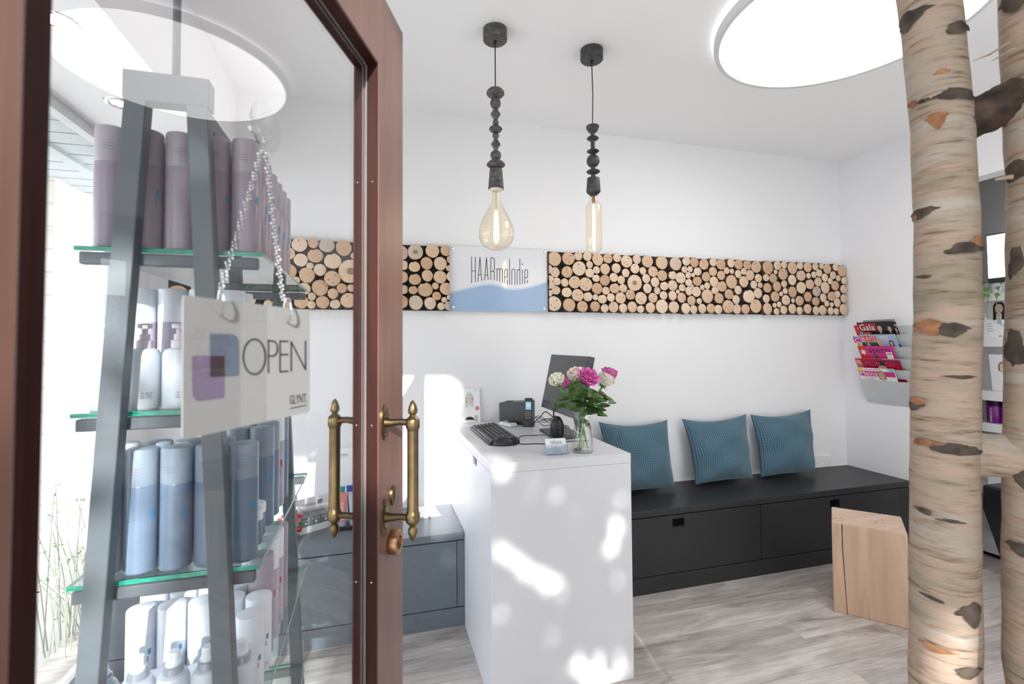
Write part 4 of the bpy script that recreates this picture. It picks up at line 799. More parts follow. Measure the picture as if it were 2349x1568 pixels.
def protos(kind, label, loc):
    """bottle kinds, base at loc"""
    if kind.startswith('can'):
        c = kind.split('_')[1]; hgt = {'mauve': .225, 'blue': .222, 'white': .222, 'short': .150, 'midwhite': .158, 'tallm': .235}[c]; r = .0262 if c != 'short' else .024
        body, capm = {'mauve': ('bottle_mauve', 'cap_mauve'), 'blue': ('bottle_blue', 'cap_blue'), 'white': ('bottle_white', 'cap_white'), 'short': ('bottle_white', 'cap_white'), 'midwhite': ('bottle_white', 'cap_white'), 'tallm': ('bottle_lilac', 'cap_white')}[c]
        t = thing('hair_spray_can', label, 'bottle', loc); hb = hgt*.70
        b_ = M().lathe([(r*.9, 0), (r, .003), (r, hb), (r*.985, hb+.001)], n=28).build('body', body, t)
        M().lathe([(r*.985, hb+.001), (r, hb+.003), (r, hgt-.004), (r*.97, hgt-.001), (r*.9, hgt), (.0001, hgt+.0005)], n=28).build('cap', capm, t)
        pm = M()
        def cyl(a, z): return V((r*1.006*math.cos(a), r*1.006*math.sin(a), z))
        for a0, w, z0, h_, mi in ((-.75, .24, hb*.62, hb*.10, 0 if c != 'tallm' else 1), (-.80, .10, hb*.50, hb*.09, 2)):
            pm.add([cyl(a0+w*i/4, z0+h_*j) for j in (0, 1) for i in range(5)], [(i, i+1, i+6, i+5) for i in range(4)], mi)
        vs, fs = text_mesh('GLYNT'); pm.add([cyl(-.95+.5*x, .012+.010*y) for x, y in vs], fs, 2)
        for k in range(3):
            if c in ('blue', 'mauve', 'white'): pm.add([cyl(-1.9+.16*i, hgt*.80+.005*k+.0016*j) for j in (0, 1) for i in range(5)], [(i, i+1, i+6, i+5) for i in range(4)], 2)
        pm.build('label_print', ['print_blue', 'print_red', 'print_grey'], b_, smooth=False)
        return t
    if kind.startswith('pump'):
        c = kind.split('_')[1]; t = thing('pump_bottle', label, 'bottle', loc); r = .0265; H_ = .112 if c == 'mauve' else .105
        bm = 'pump_body'
        b_ = M().lathe([(r*.9, 0), (r, .004), (r, H_*.88), (r*.85, H_*.97), (r*.55, H_)], n=28).build('body', bm, t)
        if c == 'mauve':
            M().lathe([(.013, H_), (.013, H_+.014), (.0085, H_+.016), (.0085, H_+.026)], n=20).build('collar', 'pump_mauve', t)
            M().lathe([(.005, H_+.024), (.005, H_+.036), (.012, H_+.037), (.012, H_+.045), (.0001, H_+.046)], n=18).bar((0, 0, H_+.041), (-.004, -.034, H_+.038), .008, .007, (0, 0, 1)).build('pump_head', 'pump_mauve', t, bevel=.001)
        else:
            M().lathe([(.0165, H_-.002), (.0165, H_+.012), (.013, H_+.0135)], n=24).build('collar', 'pump_collar', t)
            M().lathe([(.0125, H_+.012), (.0125, H_+.018), (.0105, H_+.020), (.0095, H_+.036), (.009, H_+.037), (.0001, H_+.0375)], n=20).bar((0, 0, H_+.031), (0, -.0125, H_+.031), .005, .004, (0, 0, 1)).build('pump_head', 'cap_white', t)
        vs, fs = text_mesh('GLYNT'); pm = M(); pm.add([V((r*1.006*math.cos(-1.9+.7*x), r*1.006*math.sin(-1.9+.7*x), .02+.012*y)) for x, y in vs], fs)
        pm.build('label_print', 'print_grey', b_, smooth=False)
        return t
    if kind == 'tub':
        t = thing('hair_cream_tub', label, 'tub', loc)
        M().lathe([(.036, 0), (.038, .003), (.038, .030)], n=36).build('body', 'bottle_white', t)
        M().lathe([(.0392, .030), (.0392, .046), (.037, .049), (.0001, .0495)], n=36).build('lid', 'cap_white', t)
        return t
    if kind == 'jar':
        t = thing('styling_jar', label, 'jar', loc)
        M().lathe([(.019, 0), (.020, .003), (.020, .052)], n=28).build('body', 'bottle_blue', t)
        M().lathe([(.0208, .050), (.0208, .068), (.020, .070), (.0001, .0705)], n=28).build('lid', 'cap_white', t)
        return t
_pr = {}
desc = {'can_mauve': 'tall mauve hairspray can', 'can_blue': 'tall grey-blue hairspray can', 'can_white': 'tall white hairspray can', 'can_tallm': 'slim lilac can with white cap', 'can_midwhite': 'white cylindrical can',
        'can_short': 'short white can', 'pump_mauve': 'white pump bottle with mauve head', 'pump_white': 'frosted pump bottle with silver collar', 'tub': 'wide white cream tub', 'jar': 'small grey jar with white lid'}
ordw = ['leftmost', 'second from left', 'third from left', 'fourth from left', 'rightmost']
roww = ['in front row']+['in %s row' % w for w in ('second', 'third', 'fourth', 'fifth', 'sixth', 'seventh', 'eighth', 'ninth', 'rear')]
shw = ['top shelf', 'second shelf', 'third shelf', 'fourth shelf']
def place(kind, si, i, j, dx=0, dy=0, rz=0):
    x = -.468+.0562*i+dx; y = 1.046+.0640*j+dy; z = SZ[si]+.0045
    lb = f'{desc[kind]}, {ordw[i]} {roww[j]}, {shw[si]}'; g = f'{desc[kind]}s on the {shw[si]}'
    if kind not in _pr: t = protos(kind, lb, (x, y, z)); t['group'] = g; t.rotation_euler = (0, 0, rz); _pr[kind] = t; return t
    return dup(_pr[kind], (x, y, z), rz, lb, g)
for j in range(2):
    for i in range(5): place('can_mauve', 0, i, j, rz=rnd.uniform(-.3, .3))
for j in range(2, 7):
    for i in (3, 4): place('can_mauve', 0, i, j, dx=-.006, rz=rnd.uniform(-.3, .3))
for i in range(4): place('pump_mauve', 1, i, 0, rz=.5)
place('pump_mauve', 1, 4, 0, rz=.5)
for j in (2, 3):
    for i in range(4): place('can_tallm', 1, i, j)
k3 = ['can_white', 'can_blue', 'can_blue', 'can_blue', 'can_blue']
for i in range(5): place(k3[i], 2, i, 0, rz=rnd.uniform(-.2, .2))
for i in range(4): place('can_blue' if i else 'can_white', 2, i, 1, rz=rnd.uniform(-.2, .2))
place('jar', 2, 4, 1, dy=.005); place('jar', 2, 4, 2, dx=-.004, dy=-.012)
for j in range(3, 7): place('can_blue' if j != 5 else 'can_tallm', 2, 4, j, dx=-.006, dy=-.006, rz=rnd.uniform(-.4, .2))
for j in (3, 4, 5, 6): place('can_blue', 2, 3, j, rz=0)
for i in range(5): place('pump_white', 3, i, 0, dy=-.004, rz=rnd.uniform(-.4, .4))
t1 = place('tub', 3, 1, 1, dx=-.01, dy=.012); t2 = place('tub', 3, 3, 1, dx=-.04, dy=.012)
for b_ in (t1, t2):
    pass
for j in (2, 3):
    for i in range(4): place('can_midwhite', 3, i, j, dy=.022)
place('can_midwhite', 3, 4, 1); place('can_midwhite', 3, 4, 2, dy=.01)
for j in range(3, 7): place('can_tallm' if j % 3 else 'can_mauve', 3, 4, j, dx=-.006, rz=rnd.uniform(-.4, .2))
for j in (4, 5, 6): place('can_midwhite', 3, 3, j, dy=.03)

# ------------------------------------------------------------------ cushions
def cushion(label, bl, br, tr_, tl, seed, sag):
    bl, br, tr_, tl = V(bl), V(br), V(tr_), V(tl); n = 150; c0_ = (bl+br)/2
    t = thing('cushion', label, 'cushion', (c0_.x, c0_.y, HB), 'teal waffle cushions on the bench')
    eu = (br-bl+tr_-tl).normalized(); ev = (tl-bl+tr_-br).normalized(); nr = eu.cross(ev).normalized(); nr = nr if nr.y < 0 else -nr
    r_ = random.Random(seed); ph = [r_.uniform(0, 6) for _ in range(6)]
    m_ = M(); m_.uv = []
    for side in (1, -1):
        base = len(m_.v)
        for j in range(n+1):
            for i in range(n+1):
                u, v = i/n, j/n
                e = min(u, 1-u, v, 1-v); pu, pv = 2*u-1, 2*v-1
                inx = (.050*(1-pv*pv)*-pu*abs(pu)); iny = (.075*(1-pu*pu)*-pv*abs(pv)*(1.0 if pv > 0 else .35))
                p = bl.lerp(br, u).lerp(tl.lerp(tr_, u), v)+eu*(inx*.42)+ev*(iny*.42)
                th = .098*((1-abs(pu)**2.6)*(1-abs(pv)**2.4))**.55*(1-.18*(v)) 
                wr_ = .009*math.sin(9*u+5*v+ph[0])*math.sin(6*v+ph[1])+.006*math.sin(14*v-8*u+ph[2])
                fold = -.012*math.exp(-((u-sag[0]-.4*(v-sag[1]))/.035)**2)*math.exp(-((v-sag[1])/.22)**2)
                waf = .0017*min(1, 3*min(abs((u*36) % 1-.5)*-1+.5, abs((v*40) % 1-.5)*-1+.5))
                h = th+(wr_+fold)*min(1, e*12)+waf
                if side < 0: h = -min(th*.55, .05)
                q = p+nr*h
                if q.z < HB+.001: q.z = HB+.001
                if q.y > D-.003: q.y = D-.003
                m_.v.append(tuple(q)); m_.uv.append((u*36, v*40))
        w = n+1
        for j in range(n):
            for i in range(n):
                if side < 0 and (i % 1 or j % 1): continue
                m_.f.append((base+j*w+i, base+j*w+i+1, base+(j+1)*w+i+1, base+(j+1)*w+i)); m_.m.append(0)
    cv = m_.build('cover', 'waffle_teal', t, world=True, ang=80)
    pts = [bl.lerp(tl, k/20) for k in range(21)]+[tl.lerp(tr_, k/20) for k in range(1, 21)]+[tr_.lerp(br, k/20) for k in range(1, 21)]+[br.lerp(bl, k/20) for k in range(1, 20)]
    return t
yb_ = 2.70
def cz(px, py, yy): q = P(px, py, 1, yy); return (q.x, q.y, q.z)
cushion('teal waffle cushion half hidden behind the white counter', (1.385, 2.70, HB+.012), (1.850, 2.70, HB+.012), cz(1531, 962, 2.80), cz(1373, 967, 2.80), 3, (.16, .75))
cushion('middle teal waffle cushion on the bench', (2.015, 2.72, HB+.012), (2.470, 2.72, HB+.015), cz(1711, 949, 2.80), cz(1564, 960, 2.80), 4, (.08, .55))
cushion('teal waffle cushion nearest the corner and socket', (2.545, 2.73, HB+.016), (2.995, 2.71, HB+.016), cz(1859, 938, 2.80), cz(1721, 950, 2.80), 8, (.15, .35))
# ------------------------------------------------------------------ things on the counter
Z = HC
# monitor facing the left, tilted back
mb = P(1241, 932, 0, .90); mt = P(1264.6, 812, 1, mb.y); ylen = mb.y-P(1353, 815, 0, mt.x).y
upm = (mt-mb).normalized(); vv = V((0, -1, 0)); nn = upm.cross(vv).normalized(); nn = nn if nn.x < 0 else -nn
mh = (mt-mb).length
mo = thing('monitor', 'black computer monitor on the counter, screen turned to the left', 'monitor', (.97, 2.10, Z))
f_ = Fr(mb, vv*ylen, upm*mh, nn)
def slab(fr, x0, x1, y0, y1, d0, d1, m_, mi=0): m_.hexa([fr(x0, y0, d0), fr(x1, y0, d0), fr(x1, y1, d0), fr(x0, y1, d0)], [fr(x0, y0, d1), fr(x1, y0, d1), fr(x1, y1, d1), fr(x0, y1, d1)], mi); return m_
slab(f_, 0, 1, 0, 1, -.028, 0, M()).build('casing', 'dark_grey_plastic', mo, world=True, bevel=.003)
slab(f_, .028, .972, .115, .945, -.004, .0012, M()).build('screen', 'screen_black', mo, world=True, smooth=False)
slab(f_, .25, .75, .2, .8, -.055, -.027, M()).build('back_housing', 'black_plastic', mo, world=True, bevel=.01)
nm_ = M(); nm_.bar(V((1.02, 2.30, Z+.012)), V((.965, 2.30, 1.22)), .06, .022, (1, 0, 0)); nm_.build('stand_neck', 'black_plastic', mo, world=True, bevel=.004)
bp_ = [P(1236, 982, 2, Z+.010), P(1290, 975, 2, Z+.010), V((1.035, 2.03, Z+.010)), P(1311, 1009, 2, Z+.010)+V((.02, -.10, 0))]
bA, bB = P(1237, 983, 2, Z+.010), P(1273, 1006, 2, Z+.010); bp_ = [bA, bA+V((.165, .03, 0)), bB+V((.165, .03, 0)), bB]
M().hexa([V((p.x, p.y, Z)) for p in bp_], bp_).build('stand_base', 'black_plastic', mo, world=True, bevel=.003)
m_ = M(); text(m_, 'LED', Fr(f_(.46, .04), vv*.022, upm*.012, nn), 0, 0, 1, 1, .001); m_ = M(); slab(f_, .47, .53, .045, .07, 0, .0008, m_); m_.build('badge', 'print_grey', mo, world=True, smooth=False)
# keyboard
kc = [V((.511, 2.159, 0)), V((.657, 2.207, 0)), V((.655, 2.640, 0)), V((.511, 2.630, 0))]
kb = thing('keyboard', 'black computer keyboard lying on the counter', 'keyboard', (.583, 2.40, Z))
kfo = V((.509, 2.165, Z)); ku = V((.0, 1, 0)).normalized(); ku = (V((.511, 2.630, 0))-V((.511, 2.165, 0))).normalized(); kv = V((ku.y, -ku.x, 0)); Lk, Wk = .462, .148
def KP(a, b_, z): return kfo+ku*(a*Lk)+kv*(b_*Wk)+V((0, 0, z))
M().hexa([KP(0, 0, .002), KP(1, 0, .002), KP(1, 1, .002), KP(0, 1, .002)], [KP(.005, .01, .012), KP(.995, .01, .012), KP(.995, .99, .024), KP(.005, .99, .024)]).build('tray', 'black_plastic', kb, world=True, bevel=.003)
rows = [[1]*15, [1]*14+[1.4], [1.5]+[1]*13, [1.8]+[1]*12, [2.2]+[1]*11, [1.3, 1.3, 1.3, 6, 1.3, 1.3, 1.3]]
kys = M(); cnt = 0
for r_i, ks in enumerate(reversed(rows)):
    b0 = .07+.145*r_i; tot = sum(ks); a0 = .02; wid = .74
    for k in ks:
        w = wid*k/tot; z0 = .012+.012*b0; x0, x1, y0, y1 = a0+.003, a0+w-.003, b0+.01, b0+.13
        kys.hexa([KP(x0, y0, z0), KP(x1, y0, z0), KP(x1, y1, z0+.001), KP(x0, y1, z0+.001)], [KP(x0+.003, y0+.015, z0+.008), KP(x1-.003, y0+.015, z0+.008), KP(x1-.003, y1-.01, z0+.0095), KP(x0+.003, y1-.01, z0+.0095)])
        kys.poly([KP((x0+x1)/2-.003, y0+.05, z0+.0092), KP((x0+x1)/2+.003, y0+.05, z0+.0092), KP((x0+x1)/2+.003, y1-.035, z0+.0098), KP((x0+x1)/2-.003, y1-.035, z0+.0098)], 1)
        a0 += w
    for k in range(4):
        a = .79+.05*k; z0 = .012+.012*b0; kys.hexa([KP(a, b0+.01, z0), KP(a+.042, b0+.01, z0), KP(a+.042, b0+.13, z0+.001), KP(a, b0+.13, z0+.001)], [KP(a+.003, b0+.025, z0+.008), KP(a+.039, b0+.025, z0+.008), KP(a+.039, b0+.12, z0+.0095), KP(a+.003, b0+.12, z0+.0095)])
        kys.poly([KP(a+.017, b0+.06, z0+.0092), KP(a+.023, b0+.06, z0+.0092), KP(a+.023, b0+.095, z0+.0098), KP(a+.017, b0+.095, z0+.0098)], 1)
ko = kys.build('keys', ['black_plastic', 'print_white'], kb, world=True, smooth=False); ko['kind'] = 'stuff'
# mouse
mc = V((.583, 2.160, Z)); mu = thing('computer_mouse', 'black corded computer mouse in front of the keyboard', 'mouse', mc)
def mouse(u, v):
    a = 2*math.pi*u; th = math.pi/2*v; L = .058; x = -math.cos(a)*L; wy = .030*(1-.12*math.cos(a)); hz = .037*(1 - .38*max(0, math.cos(a*1)*-1)) if False else .036
    r = math.cos(th); zz_ = math.sin(th)**.85*(.037-.012*(math.cos(math.pi-a)*r > 0)*abs(math.cos(a))*r)
    return V((x*r, math.sin(a)*wy*r, .002+zz_*1.0))
m_ = M(); m_.grid(mouse, 28, 10); m_.build('shell', 'black_plastic', mu)
M().lathe([(.0001, -.004), (.009, -.003), (.009, .003), (.0001, .004)], (.034, 0, .031), (0, 1, 0), 14).build('wheel', 'dark_grey_plastic', mu)
def cable(name, label, pts, r=.0022, parent=None):
    # smooth Catmull-Rom through points
    pts = [V(p) for p in pts]; out = []; q = [pts[0]]+pts+[pts[-1]]
    for i in range(1, len(q)-2):
        for k in range(8):
            s = k/8; a, b_, c, d = q[i-1], q[i], q[i+1], q[i+2]
            out.append(.5*((2*b_)+(c-a)*s+(2*a-5*b_+4*c-d)*s*s+(3*b_-a-3*c+d)*s**3))
    out.append(pts[-1]); o = M().tube(out, r, 6).build(name, 'black_plastic', parent, world=parent is not None)
    if parent is None: tag(o, label, 'cable')
    return o
def cz_(x, y, z=.0025): q = P(x, y, 2, Z+z); return q
cable('cord', None, [(.640, 2.160, Z+.006), cz_(1200, 1018), cz_(1230, 1017), cz_(1262, 1017), cz_(1300, 1012), cz_(1350, 1010)], .0022, mu)
cable('cord', None, [KP(.02, .9, .01), cz_(1195, 1000), cz_(1225, 998), cz_(1262, 997, .014), (.93, 2.2, Z+.015)], .002, kb)
random.seed(3)
for kx, lab in enumerate(('loop of black cable behind the cordless phone', 'black cable tangle between phone and monitor', 'thick black cable hanging down from the monitor')):
    if kx == 0: pts = [(.86, 2.60, Z+.01), (.90, 2.58, Z+.05), (.93, 2.57, Z+.082), (.96, 2.55, Z+.06), (1.0, 2.5, Z+.02), (1.02, 2.45, Z+.014), (1.0, 2.4, Z+.006)]
    elif kx == 1: pts = [(.88+.055*math.cos(i*1.3)+.02*i/3, 2.56+.06*math.sin(i*1.3), Z+.012+.022*(1+math.sin(i*2.1))) for i in range(16)]+[(1.0, 2.42, Z+.006)]
    else: pts = [(.89, 2.30, 1.10), (.90, 2.36, 1.03), (.93, 2.42, Z+.03), (.98, 2.48, Z+.012), (1.01, 2.60, Z+.006), (1.02, 2.75, Z+.006)]
    cable('cable', lab, pts, (.0028, .0018, .0038)[kx])
# scanner
sc_ = thing('hand_scanner', 'black rounded barcode scanner in its stand before the monitor', 'scanner', (P(1278, 995, 2, Z+.0105).x, P(1278, 995, 2, Z+.0105).y, Z+.0105))
def scn(u, v):
    a = 2*math.pi*u; z = v; r = (1-.10*z)*math.sqrt(max(0, 1-(max(0, z-.45)/.55)**2.2)); rr = r if z < .999 else 0
    return V((math.cos(a)*.034*rr*(1+.08*math.sin(z*4)), math.sin(a)*.030*rr, z*.092))
M().grid(scn, 28, 18).build('shell', 'black_plastic', sc_)
m_ = M(); fr2 = Fr((-.012, -.0295, .05), (1, 0, 0), (0, .12, 1), (0, -1, 0)); rect(m_, fr2, .004, .018, .013, .0025, .003); rect(m_, fr2, .002, .004, .018, .0016, .0022); m_.build('print', 'print_grey', sc_, smooth=False)
# receipt printer
bl_, br_ = V((.705, 2.745, Z)), V((.845, 2.62, Z)); pu_ = (br_-bl_); pn = V((-pu_.y, pu_.x, 0)).normalized(); dp_ = min(.12, 1)
pp = thing('receipt_printer', 'black receipt printer at the back of the counter', 'printer', (bl_+br_)/2+pn*.05)
def PPt(a, b_, z): q = bl_+pu_*a+pn*b_+V((0, 0, z)); q.y = min(q.y, D-.004); return q
m_ = M(); m_.hexa([PPt(0, 0, .002), PPt(1, 0, .002), PPt(1, .10, .002), PPt(0, .10, .002)], [PPt(-.02, .004, .120), PPt(1, .004, .135), PPt(1, .10, .140), PPt(-.02, .10, .120)]); m_.build('housing', 'dark_grey_plastic', pp, world=True, bevel=.006, seg=3)
m_ = M(); m_.hexa([PPt(.05, -.002, .008), PPt(.99, -.002, .008), PPt(.99, .003, .008), PPt(.05, .003, .008)], [PPt(.04, .001, .112), PPt(.99, .001, .126), PPt(.99, .006, .126), PPt(.04, .006, .112)]); m_.build('front_cover', 'black_plastic', pp, world=True, bevel=.002)
m_ = M(); m_.hexa([PPt(.12, .03, .118), PPt(.38, .03, .121), PPt(.38, .07, .121), PPt(.12, .07, .118)], [PPt(.14, .035, .128), PPt(.36, .035, .131), PPt(.36, .065, .131), PPt(.14, .065, .128)]); m_.build('paper_lever', 'black_plastic', pp, world=True, bevel=.002)
# card reader
q = [V((.690, 2.70, Z)), V((.725, 2.575, Z)), V((.782, 2.615, Z)), V((.750, 2.735, Z))]
cr = thing('card_reader', 'small white card reader on the counter before the printer', 'card reader', sum(q, V())/4)
cen = sum(q, V())/4; m_ = M(); m_.hexa([p+V((0, 0, .001)) for p in q], [cen+(p-cen)*.9+V((0, 0, .020)) for p in q]); m_.build('housing', 'white_plastic', cr, world=True, bevel=.006, seg=3)
m_ = M(); m_.poly([cen+(p-cen)*.42+V((.012, -.0, .0212)) for p in q]); m_.build('display', 'screen_black', cr, world=True, smooth=False)
# phone in cradle
ph_ = thing('cordless_phone', 'black cordless phone standing upright in its cradle', 'phone', (.838, 2.598, Z))
py_ = (V((.827, 2.565, 0))-V((.795, 2.635, 0))); pw = V((.86, -.42, 0)).normalized(); pd_ = V((-pw.y, pw.x, 0))
pd_ = pd_ if pd_.y > 0 else -pd_
def PH(a, b_, z): return pw*a+pd_*b_+V((0, 0, z))
m_ = M(); m_.hexa([PH(-.030, -.020, .001), PH(.030, -.020, .001), PH(.034, .036, .001), PH(-.034, .036, .001)], [PH(-.026, -.014, .038), PH(.026, -.014, .038), PH(.024, .030, .050), PH(-.024, .030, .050)]); m_.build('cradle', 'black_plastic', ph_, bevel=.003)
ptilt = lambda a, b_, h: PH(a, b_-.012+h*.20, .010+h)
m_ = M(); m_.hexa([ptilt(-.022, 0, 0), ptilt(.022, 0, 0), ptilt(.022, .022, 0), ptilt(-.022, .022, 0)], [ptilt(-.022, 0, .148), ptilt(.022, 0, .148), ptilt(.020, .022, .145), ptilt(-.020, .022, .145)]); hs = m_.build('handset', 'black_plastic', ph_, bevel=.004)
frp = Fr(ptilt(-.022, 0, 0), pw, (ptilt(0, 0, .148)-ptilt(0, 0, 0)).normalized(), -pd_+V((0, 0, .15)))
m_ = M(); rect(m_, frp, .006, .085, .032, .044, .0008, 0); rect(m_, frp, .010, .100, .024, .020, .0011, 2)
for r_i in range(6):
    for c_i in range(3): rect(m_, frp, .007+.0115*c_i, .018+.0105*r_i, .0075, .0045, .0009, 1)
m_.build('keypad_and_display', ['lcd', 'print_grey', 'print_white'], hs, smooth=False)
# business card holder
ca, cb_ = V((.690, 1.905, Z)), V((.790, 1.900, Z)); cu = cb_-ca
bh = thing('card_holder', 'clear acrylic holder with blue and white business cards', 'card holder', (ca+cb_)/2)
cn_ = V((cu.y, -cu.x, 0)).normalized(); cn_ = cn_ if cn_.y < 0 else -cn_
frc = Fr(ca+V((0, 0, .004)), cu, V((0, .022, .058)), cn_+V((0, 0, .3)))
m_ = M()
for k in range(6): slab(Fr(frc.o-frc.n*(.0007*k), frc.u, frc.v, frc.n), .05, .95, .02, 1.05, -.0005, 0, m_)
m_.build('business_cards', 'paper', bh, world=True, smooth=False)
m_ = M(); pts = [(0.05, .02), (.95, .02), (.95, .60), (.85, .56), (.72, .46), (.6, .47), (.5, .55), (.35, .50), (.2, .42), (.05, .45)]
m_.poly([frc(x, y, .0006) for x, y in pts], 0)
for x in range(4): rect(m_, frc, .30+.04*(x % 2), .10+.085*x, .42-.05*x, .02, .0009, 1)
text(m_, 'HAARmelodie', frc, .27, .66, .5, .27, .0008, 1)
m_.build('card_print', ['sign_pale', 'print_grey'], bh, world=True, smooth=False)
m_ = M(); slab(frc, 0, 1, 0, .62, .0035, .0045, m_); slab(frc, 0, 1, 0, 1.0, -.008, -.007, m_); m_.hexa([frc(0, 0, .0045), frc(1, 0, .0045), frc(1, 0, -.008), frc(0, 0, -.008)], [frc(0, .03, .0045), frc(1, .03, .0045), frc(1, .03, -.008), frc(0, .03, -.008)]); m_.build('acrylic_stand', 'acrylic', bh, world=True, smooth=False)
# flyer standing at the back
fl = thing('flyer', 'small flyer with a mint haired portrait leaning on the wall', 'flyer', (.555, 2.84, Z))
frf = Fr((.502, 2.825, Z+.001), (.110, 0, 0), (0, .024, .200), (0, -1, 0))
slab(frf, 0, 1, 0, 1, -.001, 0, M()).build('card', 'paper', fl, world=True, smooth=False)
m_ = M(); fr1 = Fr(frf.o, V((1, 0, 0)), V((0, .024, .2)).normalized(), (0, -1, 0))
face_art(m_, fr1, .045, .138, .040, 1, 0, 2, 3, 1.2); ell(m_, fr1, .092, .082, .013, .013, .001, 4); ell(m_, fr1, .045, .014, .028, .020, .001, 5, 16, 0, math.pi)
text(m_, 'GLYNT', fr1, .072, .188, .026, .006, .001, 3)
for k in range(4): rect(m_, fr1, .075, .008+.009*k, .018, .004, .001, 3)
m_.build('print', ['hair_mint', 'skin_pale', 'lip', 'print_grey', 'tube_coral', 'print_dark'], fl, world=True, smooth=False)
# ------------------------------------------------------------------ vase with roses
vx, vy = .868, 1.929
va_ = thing('glass_vase', 'clear glass vase with water holding the roses', 'vase', (vx, vy, Z))
vp = [(.0001, .001), (.040, .001), (.0425, .004), (.0425, .030), (.0425, .055), (.0385, .085), (.0340, .110), (.0330, .125), (.0345, .150), (.0370, .172)]
M().lathe(vp, n=40, cap=False).build('vessel', 'vase_glass', va_)
M().lathe([(.0001, .010), (.040, .010), (.0405, .055), (.0365, .085), (.0325, .108), (.0001, .108)], n=32).build('water', 'vase_glass', va_)
M().lathe([(.0001, .0015), (.0415, .002), (.0415, .009), (.0001, .011)], n=32, cap=False).build('thick_base', 'crystal', va_)
def petal(m_, base, axis, side, L, w, open_, curl, mi):
    axis, side = axis.normalized(), side.normalized(); lat = axis.cross(side)
    def fn(u, v):
        s = (u-.5)*2; wid = w*.5*(.35+.65*min(1, 1.9*v))*max(.0, 1-max(0, (v-.62)/.40)**2.2)**.5*(1+.06*math.sin(9*u))+w*.02
        out = open_*v**1.3*L+curl*max(0, v-.72)**1.2*L*3; h = L*(v-.25*max(0, v-.8)*curl*2)
        cup = -(1-s*s)*0 + s*s*w*.22*(1-v*.3)
        return base+axis*(h*(.97+.03*math.cos(s*5)))+side*(out-cup+.010*L*math.sin(s*7+v*5))+lat*(s*wid)
    m_.grid(fn, 6, 7, mi)
def rose(name_label, c, axis, size, mats, stem_to, seed, opened=1.0):
    r_ = random.Random(seed); ax = V(axis).normalized(); c = V(c)
    t = thing('rose', name_label, 'rose', c)
    u0 = ax.orthogonal().normalized(); w0 = ax.cross(u0)
    m_ = M(); L = size
    for ring, (n, k0, op, cl, wd, ln) in enumerate(((3, .05, .02, -.05, .65, .78), (4, .12, .10, .0, .95, .82), (5, .20, .22, .06, 1.25, .84), (6, .27, .42, .18, 1.45, .84), (6, .33, .64, .30, 1.6, .80), (6, .36, .85, .40, 1.65, .72))):
        if ring > 3 and opened < .6: continue
        for i in range(n):
            a = 2*math.pi*(i+ring*.37)/n+r_.uniform(-.12, .12); sd = u0*math.cos(a)+w0*math.sin(a)
            petal(m_, c+sd*(k0*L*.32)-ax*(.42*L), ax, sd, L*ln*r_.uniform(.95, 1.05), L*wd*.72, op*opened*.75, cl*r_.uniform(.6, 1.3), 1 if ring >= 4 and len(mats) > 1 else 0)
    bl = m_.build('bloom', mats, t, world=True, ang=180)
    s_ = M()
    base = c-ax*(.42*L)
    s_.ball(base, .011*L/.05, 10)
    for i in range(5):
        a = 1.2566*i+.3; sd = u0*math.cos(a)+w0*math.sin(a); s_.poly([base+sd*.006+ax*.002, base+sd*.016-ax*.002+ax.cross(sd)*.004, base+sd*.030-ax*.016, base+sd*.016-ax*.002-ax.cross(sd)*.004])
    s_.build('sepals', 'leaf', t, world=True)
    p1 = base-ax*.02; e = V(stem_to); mid = V((vx, vy, Z+.168))+(p1-V((vx, vy, Z+.17)))*.10; mid.z = Z+.165; 
    rad = V((mid.x-vx, mid.y-vy, 0)); 
    if rad.length > .026: rad = rad.normalized()*.026; mid.x, mid.y = vx+rad.x, vy+rad.y
    neck = V((vx, vy, Z+.12))+rad*.3
    M().tube([base, p1, p1.lerp(mid, .6)+V((0, 0, .005)), mid, neck, e], [.0030, .0032, .0032, .0034, .0034, .0034], 8).build('stem', 'stem', t, world=True)
    return t
def RP(x, y, yy): return P(1230+x/6.03, 800+y/6.03, 1, yy)
rs = [
 ('creamy white rose at the far left of the bouquet', RP(285, 425, 1.93), (-.45, -.35, .85), .058, ['petal_cream'], (vx+.022, vy-.010, Z+.014), 11, .62),
 ('pink rose peeking out behind the left cream rose', RP(400, 460, 1.99), (-.2, .3, .9), .046, ['petal_pink'], (vx+.01, vy+.015, Z+.014), 12, .6),
 ('pale blush rose, highest in the bouquet', RP(548, 355, 1.95), (-.25, -.4, .9), .064, ['petal_blush', 'petal_cream'], (vx+.026, vy+.004, Z+.014), 13, .70),
 ('open bright pink rose facing the viewer', RP(710, 400, 1.90), (.05, -.78, .55), .062, ['petal_pink'], (vx-.004, vy+.004, Z+.014), 14, 1.15),
 ('pale blush rose at the right of the bouquet', RP(965, 420, 1.92), (.42, -.25, .85), .064, ['petal_blush', 'petal_cream'], (vx-.024, vy-.004, Z+.016), 15, .78),
 ('dark pink rose behind the right blush rose', RP(1010, 345, 1.98), (.45, .2, .85), .056, ['petal_pink'], (vx-.018, vy+.012, Z+.016), 16, .9)]
roses = []
for a in rs:
    r_ = rose(*a); r_['group'] = 'roses in the vase'; roses.append(r_)
def leaf(m_, b, tip, w, nrm):
    b, tip = V(b), V(tip); d = tip-b; s = d.cross(V(nrm)).normalized(); nn_ = s.cross(d).normalized(); L = d.length
    def fn(u, v):
        wd = w*math.sin(math.pi*min(1, v*1.02))**.8*(1-.25*v); k = (u-.5)*2
        return b+d*v+s*(k*wd*.5)+nn_*(abs(k)*wd*.18-L*.22*v*v+.0)
    m_.grid(fn, 4, 8)
r_ = random.Random(21)
